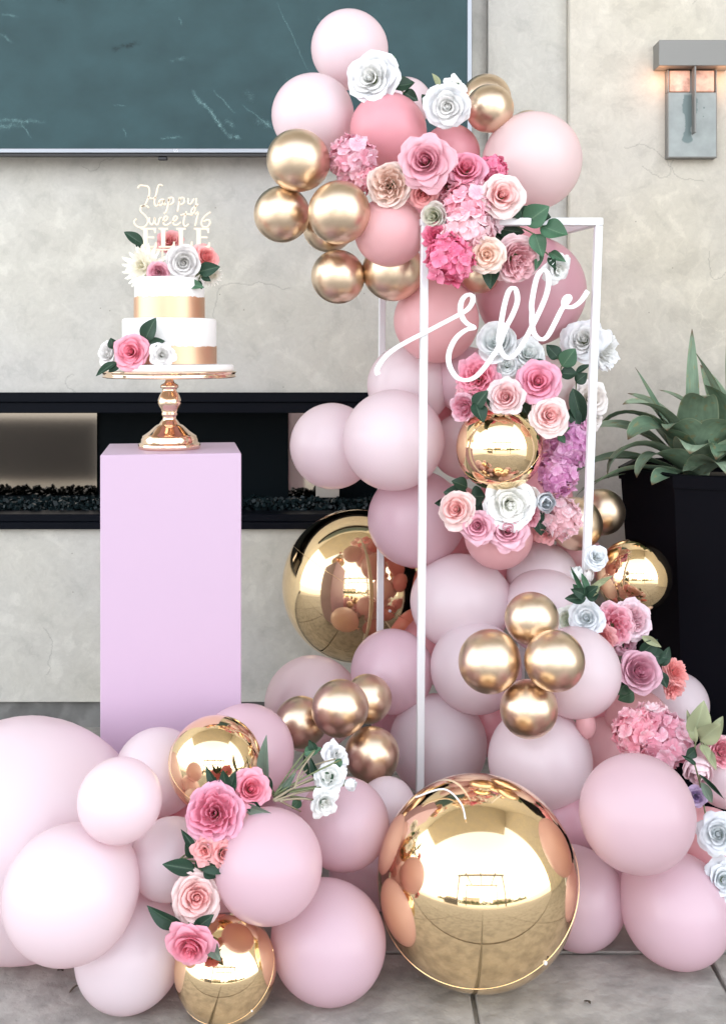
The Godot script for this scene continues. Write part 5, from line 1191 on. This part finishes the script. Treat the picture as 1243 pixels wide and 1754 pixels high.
# a foil globe: polished shell, one welded seam round it, its valve bead
func orb(at: Vector3, r: float, seam_normal: Vector3, label: String, string := false) -> void:
	var o := thing("foil_globe_balloon", label, "balloon", at, "mirror gold foil globes")
	if not meshes.has("globe"):
		var prof := []
		for i in 49:
			var f := PI * (1.0 - i / 48.0)
			prof.append(Vector2(maxf(sin(f), 0.0) if i > 0 and i < 48 else 0.0, cos(f)))
		meshes["globe"] = lathe(prof, 96)
		var st := begin()
		var ring := []
		for k in 97:
			ring.append(Vector3(cos(TAU * k / 96.0), sin(TAU * k / 96.0), 0.0))
		add_tube(st, ring, 0.0042, 6)
		meshes["seam"] = done(st)
		var st2 := begin()
		add_lathe(st2, [Vector2(0, -0.02), Vector2(0.015, -0.014), Vector2(0.02, 0), Vector2(0.015, 0.014), Vector2(0, 0.02)], 10)
		meshes["valve"] = done(st2)
	var b := basis_y(seam_normal) * Basis(Vector3.RIGHT, PI / 2)
	var shell := part("shell", meshes["globe"], mats["gold_mirror"], o)
	shell.basis = Basis.from_scale(Vector3.ONE * r)
	var s := part("seam", meshes["seam"], mats["gold_mirror"], o)
	s.basis = b * Basis.from_scale(Vector3.ONE * (r * 1.001))
	var v := part("valve", meshes["valve"], mats["white_paint"], o)
	var dir := b * Vector3(0.4, 0.9, 0).normalized()
	if dir.z < 0.2:
		dir = b * Vector3(-0.4, -0.9, 0).normalized()
	v.position = dir * r * 1.005
	v.basis = Basis.from_scale(Vector3.ONE * r)
	if string:
		var st := begin()
		add_tube(st, smooth_path([Vector3(-0.62, 0.86, 0.1) * r, Vector3(-0.35, 0.98, 0.2) * r, Vector3(-0.2, 0.93, 0.42) * r, Vector3(-0.17, 0.84, 0.57) * r]), 0.0018, 6)
		part("string", done(st), mats["white_paint"], o)

# ---------------------------------------------------------------- flowers
func petal_mesh(key: String, L: float, fa: float, fb: float, curl: float, W: float, rho0: float, wave: float, point: float, roll: float, nu := 6, nv := 6) -> ArrayMesh:
	if meshes.has(key):
		return meshes[key]
	var ph := float(hash(key) % 628) / 100.0
	var steps := 40
	var rho := [rho0]
	var hh := [0.0]
	for i in steps:
		var s := (i + 0.5) / steps
		var f := lerpf(fa, fb, smoothstep(0.0, 0.62, s)) + curl * pow(clampf((s - 0.66) / 0.34, 0, 1), 1.4)
		rho.append(rho[i] + L / steps * sin(deg_to_rad(f)))
		hh.append(hh[i] + L / steps * cos(deg_to_rad(f)))
	var st := begin()
	st.set_smooth_group(0)
	var grid := []
	for j in nv + 1:
		var row := []
		for i in nu + 1:
			var u := 2.0 * i / nu - 1.0
			var v := float(j) / nv
			var reach := 1.0 - 0.26 * pow(absf(u), 2.6) + point * (1.0 - absf(u)) - point
			var s := clampf(v * reach, 0.0, 1.0) * steps
			var k := mini(int(s), steps - 1)
			var r: float = lerpf(rho[k], rho[k + 1], s - k)
			var h: float = lerpf(hh[k], hh[k + 1], s - k)
			var w := W * (0.3 + 0.7 * sin(minf(v / 0.7, 1.0) * PI / 2)) * (1.0 - 0.12 * clampf((v - 0.75) / 0.25, 0, 1))
			var th := u * minf(w / (maxf(r, 0.0) + 0.09), 1.9)
			var wv := wave * v * v * sin(u * 4.2 + ph + v * 2.0)
			r += wv * 0.6 - roll * 0.4 * pow(absf(u), 3.0) * v
			h += wv - roll * pow(absf(u), 2.5) * v
			row.append([Vector3(r * cos(th), h, r * sin(th)), Vector2(u * 0.5 + 0.5, 1.0 - v)])
		grid.append(row)
	for j in nv:
		for i in nu:
			for c in [[j, i], [j + 1, i], [j + 1, i + 1], [j, i], [j + 1, i + 1], [j, i + 1]]:
				st.set_uv(grid[c[0]][c[1]][1])
				st.add_vertex(grid[c[0]][c[1]][0])
	meshes[key] = done(st)
	return meshes[key]

# a cupped petal whose lip ends at radius rho and height h: bulge swells its belly, curl rolls the lip out, half is its half angle
func cup_mesh(key: String, rho: float, h: float, bulge: float, curl: float, half: float, wave: float, point: float, nu := 8, nv := 7) -> ArrayMesh:
	if meshes.has(key):
		return meshes[key]
	var ph := float(hash(key) % 628) / 100.0
	var p0 := Vector2(0.04, -0.1)
	var p1 := Vector2(rho * 0.85 + bulge, -0.06 + h * 0.1)
	var p2 := Vector2(rho * 0.98 + bulge * 0.5, h * 0.72)
	var p3 := Vector2(rho, h)
	var st := begin()
	st.set_smooth_group(0)
	var grid := []
	for j in nv + 1:
		var row := []
		for i in nu + 1:
			var u := 2.0 * i / nu - 1.0
			var v := pow(float(j) / nv, 0.85)
			var reach := 1.0 - 0.17 * pow(absf(u), 3.2) - 0.05 * absf(u) + point * (1.0 - absf(u)) - maxf(point, 0.0)
			var t := clampf(v * reach, 0.0, 1.0)
			var q := p0.bezier_interpolate(p1, p2, p3, t)
			# the lip turns out and down
			var lip := pow(clampf((t - 0.62) / 0.38, 0.0, 1.0), 1.7)
			var r := q.x + curl * lip * (1.0 + 0.35 * absf(u))
			var y := q.y - curl * 0.55 * lip * lip
			var th := deg_to_rad(half) * u * (0.62 + 0.38 * sin(minf(v / 0.75, 1.0) * PI / 2))
			var wv := wave * v * v * sin(u * 4.6 + ph + v * 2.0) + wave * 0.4 * v * v * v * sin(u * 11.0 + ph * 2.0)
			# each petal overlaps its neighbour: one side tucked in, the other proud
			r += wv * 0.8 + u * (0.02 + 0.035 * rho) * v
			y += wv * 0.5
			row.append([Vector3(r * cos(th), y, r * sin(th)), Vector2(u * 0.5 + 0.5, 1.0 - v)])
		grid.append(row)
	for j in nv:
		for i in nu:
			for c in [[j, i], [j + 1, i], [j + 1, i + 1], [j, i], [j + 1, i + 1], [j, i + 1]]:
				st.set_uv(grid[c[0]][c[1]][1])
				st.add_vertex(grid[c[0]][c[1]][0])
	meshes[key] = done(st)
	return meshes[key]

# rows of cupped petals: [petals, rho, h, bulge, curl, half angle, wave, point, tone]  tone 0 deep, 1 middle, 2 outer
var CUPS := {
	"rose": [[2, 0.06, 0.60, 0.0, 0.03, 115, 0.012, 0.02, 1], [3, 0.13, 0.62, 0.03, 0.05, 84, 0.016, 0.04, 0], [3, 0.24, 0.62, 0.05, 0.10, 82, 0.02, 0.08, 0], [3, 0.37, 0.58, 0.09, 0.15, 80, 0.024, 0.12, 1], [4, 0.52, 0.49, 0.11, 0.2, 66, 0.03, 0.14, 1], [5, 0.68, 0.34, 0.12, 0.25, 56, 0.036, 0.16, 2], [5, 0.80, 0.14, 0.12, 0.24, 55, 0.04, 0.16, 2], [5, 0.84, -0.02, 0.08, 0.2, 52, 0.04, 0.16, 2]],
	"tight_rose": [[2, 0.08, 0.74, 0.0, 0.03, 110, 0.008, 0.0, 1], [3, 0.17, 0.76, 0.03, 0.04, 82, 0.01, 0.04, 0], [3, 0.31, 0.76, 0.07, 0.08, 84, 0.014, 0.06, 1], [4, 0.48, 0.68, 0.12, 0.14, 70, 0.018, 0.1, 1], [5, 0.65, 0.52, 0.15, 0.2, 58, 0.024, 0.12, 2], [5, 0.80, 0.3, 0.14, 0.22, 56, 0.03, 0.14, 2]],
	"peony": [[4, 0.10, 0.62, 0.04, 0.04, 64, 0.05, -0.06, 1], [5, 0.22, 0.65, 0.08, 0.07, 54, 0.06, -0.08, 1], [6, 0.38, 0.62, 0.12, 0.11, 48, 0.06, -0.08, 1], [7, 0.54, 0.53, 0.16, 0.15, 42, 0.06, -0.08, 1], [7, 0.68, 0.39, 0.18, 0.18, 42, 0.055, -0.06, 2], [6, 0.78, 0.2, 0.16, 0.2, 48, 0.05, -0.05, 2], [6, 0.82, 0.02, 0.12, 0.18, 46, 0.05, -0.04, 2]],
	"ruffled_bloom": [[4, 0.12, 0.52, 0.04, 0.06, 50, 0.07, -0.05, 0], [6, 0.28, 0.58, 0.06, 0.1, 40, 0.08, -0.05, 0], [7, 0.46, 0.54, 0.1, 0.14, 38, 0.085, -0.05, 1], [8, 0.64, 0.44, 0.12, 0.16, 34, 0.085, -0.04, 1], [8, 0.78, 0.28, 0.12, 0.17, 34, 0.085, -0.03, 2], [7, 0.86, 0.08, 0.1, 0.14, 36, 0.08, 0.0, 2]],
	"small_bloom": [[2, 0.08, 0.5, 0.02, 0.04, 100, 0.03, 0.05, 1], [3, 0.24, 0.54, 0.08, 0.14, 76, 0.05, 0.08, 1], [4, 0.46, 0.42, 0.12, 0.24, 62, 0.06, 0.12, 2], [5, 0.68, 0.2, 0.14, 0.3, 50, 0.07, 0.14, 2], [4, 0.74, 0.02, 0.1, 0.26, 46, 0.07, 0.14, 2]],
	"rose_bud": [[2, 0.1, 1.05, 0.03, 0.0, 105, 0.01, 0.05, 1], [3, 0.26, 1.0, 0.2, -0.04, 80, 0.01, 0.06, 2], [4, 0.36, 0.92, 0.22, 0.0, 66, 0.02, 0.08, 2], [3, 0.46, 0.74, 0.22, 0.08, 62, 0.03, 0.1, 2]],
}

# rows of strap petals: [petals, L, fa, fb, curl, W, rho0, base height, wave, point, roll, tone]
var ROWS := {
	"chrysanthemum": [[9, 0.5, 22, -12, 0, 0.09, 0.03, 0.04, 0.01, 0.0, 0.0, 0], [13, 0.68, 44, 4, 0, 0.11, 0.05, 0.0, 0.02, 0.0, 0.0, 1], [16, 0.84, 68, 30, 0, 0.12, 0.06, -0.03, 0.02, 0.0, 0.0, 2], [18, 0.98, 92, 58, 8, 0.13, 0.06, -0.06, 0.03, 0.0, 0.0, 2], [16, 1.0, 110, 88, 10, 0.13, 0.06, -0.1, 0.03, 0.0, 0.0, 2]],
}

# the three materials of a flower colour, in one of three slightly different dye lots
func pal(key: String, lot: int) -> Array:
	var c: Array = PALETTES[key]
	var mid: Color = c[0].lerp(c[1], 0.65)
	var out := []
	for m in [petal_mat(key + "_deep", c[0], mid), petal_mat(key + "_mid", c[0].lerp(c[1], 0.5), c[1]), petal_mat(key + "_outer", c[1], c[2])]:
		var k := "%s_lot%d" % [m.resource_name, lot]
		if not mats.has(k):
			var d: StandardMaterial3D = m.duplicate()
			d.resource_name = k
			d.albedo_color = [Color(1, 1, 1), Color(0.99, 0.965, 0.96), Color(0.965, 0.965, 0.978)][lot]
			mats[k] = d
		out.append(mats[k])
	return out

func flower(kind: String, at: Vector3, R: float, facing: Vector3, palette: String, label: String, category: String, group := "") -> Node3D:
	rng.seed = hash(label)
	var o := thing(kind if kind != "tight_rose" else "rose", label, category, at, group)
	o.basis = basis_y(facing, rng.randf() * TAU) * Basis.from_scale(Vector3.ONE * R)
	var p := pal(palette, rng.randi_range(0, 2))
	var form := rng.randi_range(0, 3)
	var lean := Vector3(rng.randf_range(-1, 1), 0, rng.randf_range(-1, 1)) * 0.075
	if kind == "hydrangea":
		hydrangea(o, p)
		return o
	var row_n := 0
	if kind == "rose" or kind == "tight_rose":
		if not meshes.has("heart"):
			meshes["heart"] = lathe([Vector2(0.02, 0.0), Vector2(0.12, 0.2), Vector2(0.11, 0.36), Vector2(0.07, 0.44), Vector2(0.0, 0.47)], 14)
		part("heart", meshes["heart"], p[0], o).position = lean
	for row in CUPS.get(kind, []):
		var n: int = row[0]
		var off := rng.randf() * TAU
		for k in n:
			var key := "%s_%d_%d_%d" % [kind, row_n, k % 2, form]
			var wild := Vector3(sin(form * 2.1 + row_n), sin(form * 3.7 + row_n * 1.9), sin(form * 5.3 + row_n * 0.7 + k % 2))
			var m := cup_mesh(key, row[1] * (1.0 + 0.07 * wild.x), row[2] + 0.035 * wild.y, row[3], row[4] * (1.0 + 0.35 * wild.z), row[5] * (1.0 + 0.08 * wild.y), row[6] * (1.25 + 0.5 * wild.x), row[7] * (1.0 + 0.5 * wild.z))
			var q := part("petal", m, p[row[8]], o)
			var sc := rng.randf_range(0.90, 1.09) if row_n > 1 else 1.0
			q.basis = Basis(Vector3.UP, off + TAU * (k + rng.randf_range(-0.17, 0.17)) / n) * Basis(Vector3(0, 0, 1), rng.randf_range(-0.09, 0.09)) * Basis.from_scale(Vector3(sc, sc * rng.randf_range(0.95, 1.04), sc))
			q.position = lean * (1.0 - row_n / 8.0)
		row_n += 1
	for row in ROWS.get(kind, []):
		var n: int = row[0]
		var off := rng.randf() * TAU
		for k in n:
			var key := "%s_%d_%d" % [kind, row_n, k % 2]
			var m := petal_mesh(key, row[1], row[2], row[3], row[4], row[5], row[6], row[8], row[9], row[10], 6 if row[5] > 0.15 else 3, 6 if row[5] > 0.15 else 5)
			var q := part("petal", m, p[row[11]], o)
			var sc := rng.randf_range(0.93, 1.06)
			q.transform = Transform3D(Basis(Vector3.UP, off + TAU * (k + rng.randf_range(-0.12, 0.12)) / n) * Basis(Vector3(0, 0, 1), rng.randf_range(-0.09, 0.09)) * Basis.from_scale(Vector3(sc, sc * rng.randf_range(0.94, 1.06), sc)), Vector3(0, row[7], 0))
		row_n += 1
	if kind == "rose_bud" or kind == "small_bloom":
		for k in 4:
			var m := petal_mesh("sepal", 0.62, 70, 6, 30, 0.2, 0.06, 0.02, 0.2, 0.0, 4, 5)
			var q := part("sepal", m, mats["leaf_mid"], o)
			q.transform = Transform3D(Basis(Vector3.UP, TAU * k / 4.0 + 0.3), Vector3(0, -0.09, 0))
	else:
		var cal := part("calyx", calyx_mesh(), mats["stem"], o)
		cal.position = Vector3(0, -0.12, 0)
	return o

func calyx_mesh() -> ArrayMesh:
	if not meshes.has("calyx"):
		meshes["calyx"] = lathe([Vector2(0, -0.3), Vector2(0.05, -0.3), Vector2(0.06, -0.12), Vector2(0.16, -0.02), Vector2(0.2, 0.1), Vector2(0, 0.12)], 12)
	return meshes["calyx"]

func floret_mesh(v: int) -> ArrayMesh:
	var key := "floret%d" % v
	if not meshes.has(key):
		var st := begin()
		st.set_smooth_group(0)
		for p in 4:
			var a0 := TAU * p / 4.0 + 0.25 * sin(v * 3.0 + p * 2.0)
			var n := 4
			var g := []
			for j in n + 1:
				var row := []
				for i in n + 1:
					var t := float(j) / n
					var u := 2.0 * i / n - 1.0
					var w := 0.56 * sin(PI * (0.08 + 0.66 * t)) * (1.0 if j < n else 0.7)
					var len_ := t * (1.0 - 0.16 * u * u * t)
					var h := 0.02 + 0.10 * t + 0.16 * t * t - 0.2 * u * u * t + 0.09 * sin(u * 3.0 + p * 1.7 + v) * t
					var q := Vector3(len_, h, u * w)
					row.append([Basis(Vector3.UP, a0) * q, Vector2(0.5 + 0.5 * u, 1.0 - t)])
				g.append(row)
			for j in n:
				for i in n:
					for c in [[j, i], [j + 1, i], [j + 1, i + 1], [j, i], [j + 1, i + 1], [j, i + 1]]:
						st.set_uv(g[c[0]][c[1]][1])
						st.add_vertex(g[c[0]][c[1]][0])
		meshes[key] = done(st)
	return meshes[key]

func hydrangea(o: Node3D, p: Array) -> void:
	var st := begin()
	add_lathe(st, [Vector2(0, -0.4), Vector2(0.3, -0.3), Vector2(0.58, 0.0), Vector2(0.55, 0.3), Vector2(0.3, 0.52), Vector2(0, 0.58)], 16)
	part("core", done(st), p[0], o)
	var n := 46
	for k in n:
		var y := 1.0 - 1.35 * (k + 0.5) / n
		var a := k * 2.399963
		var s := sqrt(maxf(0.0, 1.0 - y * y))
		var d := (Vector3(cos(a) * s, y, sin(a) * s) + Vector3(rng.randf_range(-1, 1), rng.randf_range(-1, 1), rng.randf_range(-1, 1)) * 0.13).normalized()
		var q := part("floret", floret_mesh(k % 3), p[1 if rng.randf() < 0.5 else 2], o)
		var tilt := (d + Vector3(rng.randf_range(-1, 1), rng.randf_range(-1, 1), rng.randf_range(-1, 1)) * 0.35).normalized()
		var sz := rng.randf_range(0.27, 0.40)
		q.transform = Transform3D(basis_y(tilt, rng.randf() * TAU) * Basis.from_scale(Vector3.ONE * sz), Vector3(d.x * 0.84, d.y * 0.70, d.z * 0.84) * rng.randf_range(0.80, 1.06))

func leaf_mesh(v: int) -> ArrayMesh:
	var key := "leaf%d" % v
	if not meshes.has(key):
		var st := begin()
		st.set_smooth_group(0)
		var nv := 10
		var nu := 6
		var g := []
		for j in nv + 1:
			var row := []
			for i in nu + 1:
				var t := float(j) / nv
				var u := 2.0 * i / nu - 1.0
				var w := 0.5 * pow(sin(PI * pow(t, 0.82)), 0.85) if j > 0 and j < nv else 0.012
				var z: float = 0.13 * absf(u) * sin(PI * t) + [-0.2, -0.05, -0.32][v] * (t * t) + [0.0, 0.03, 0.05][v] * sin(t * 7.0 + u)
				row.append([Vector3(u * w, t - 0.04 * (t * t), z), Vector2(0.5 + 0.5 * u, 1.0 - t)])
			g.append(row)
		for j in nv:
			for i in nu:
				for c in [[j, i], [j + 1, i], [j + 1, i + 1], [j, i], [j + 1, i + 1], [j, i + 1]]:
					st.set_uv(g[c[0]][c[1]][1])
					st.add_vertex(g[c[0]][c[1]][0])
		meshes[key] = done(st)
	return meshes[key]

# leaves on one stem: [foot, tip, width, tone]
func sprig(root: Vector3, leaves: Array, label: String, category := "leaves") -> Node3D:
	rng.seed = hash(label)
	var o := thing("leaf_sprig", label, category, root, "loose leaf sprigs in the garland")
	var st := begin()
	var i := 0
	for l in leaves:
		var a: Vector3 = l[0]
		var b: Vector3 = l[1]
		var y := b - a
		var L := y.length()
		var face := Vector3(rng.randf_range(-0.45, 0.45), rng.randf_range(0.0, 0.6), 1.0)
		var x := y.cross(face).normalized()
		var z := x.cross(y).normalized()
		var q := part("leaf", leaf_mesh(i % 3), mats[l[3]], o)
		q.transform = Transform3D(Basis(x * l[2], y, z * L), a - root)
		add_tube(st, smooth_path([Vector3(0, 0, -0.02), (a - root) * 0.5 + Vector3(0, 0.002, -0.012), a - root + y * 0.06], 3), 0.0017, 5)
		i += 1
	part("stem", done(st), mats["stem"], o)
	return o
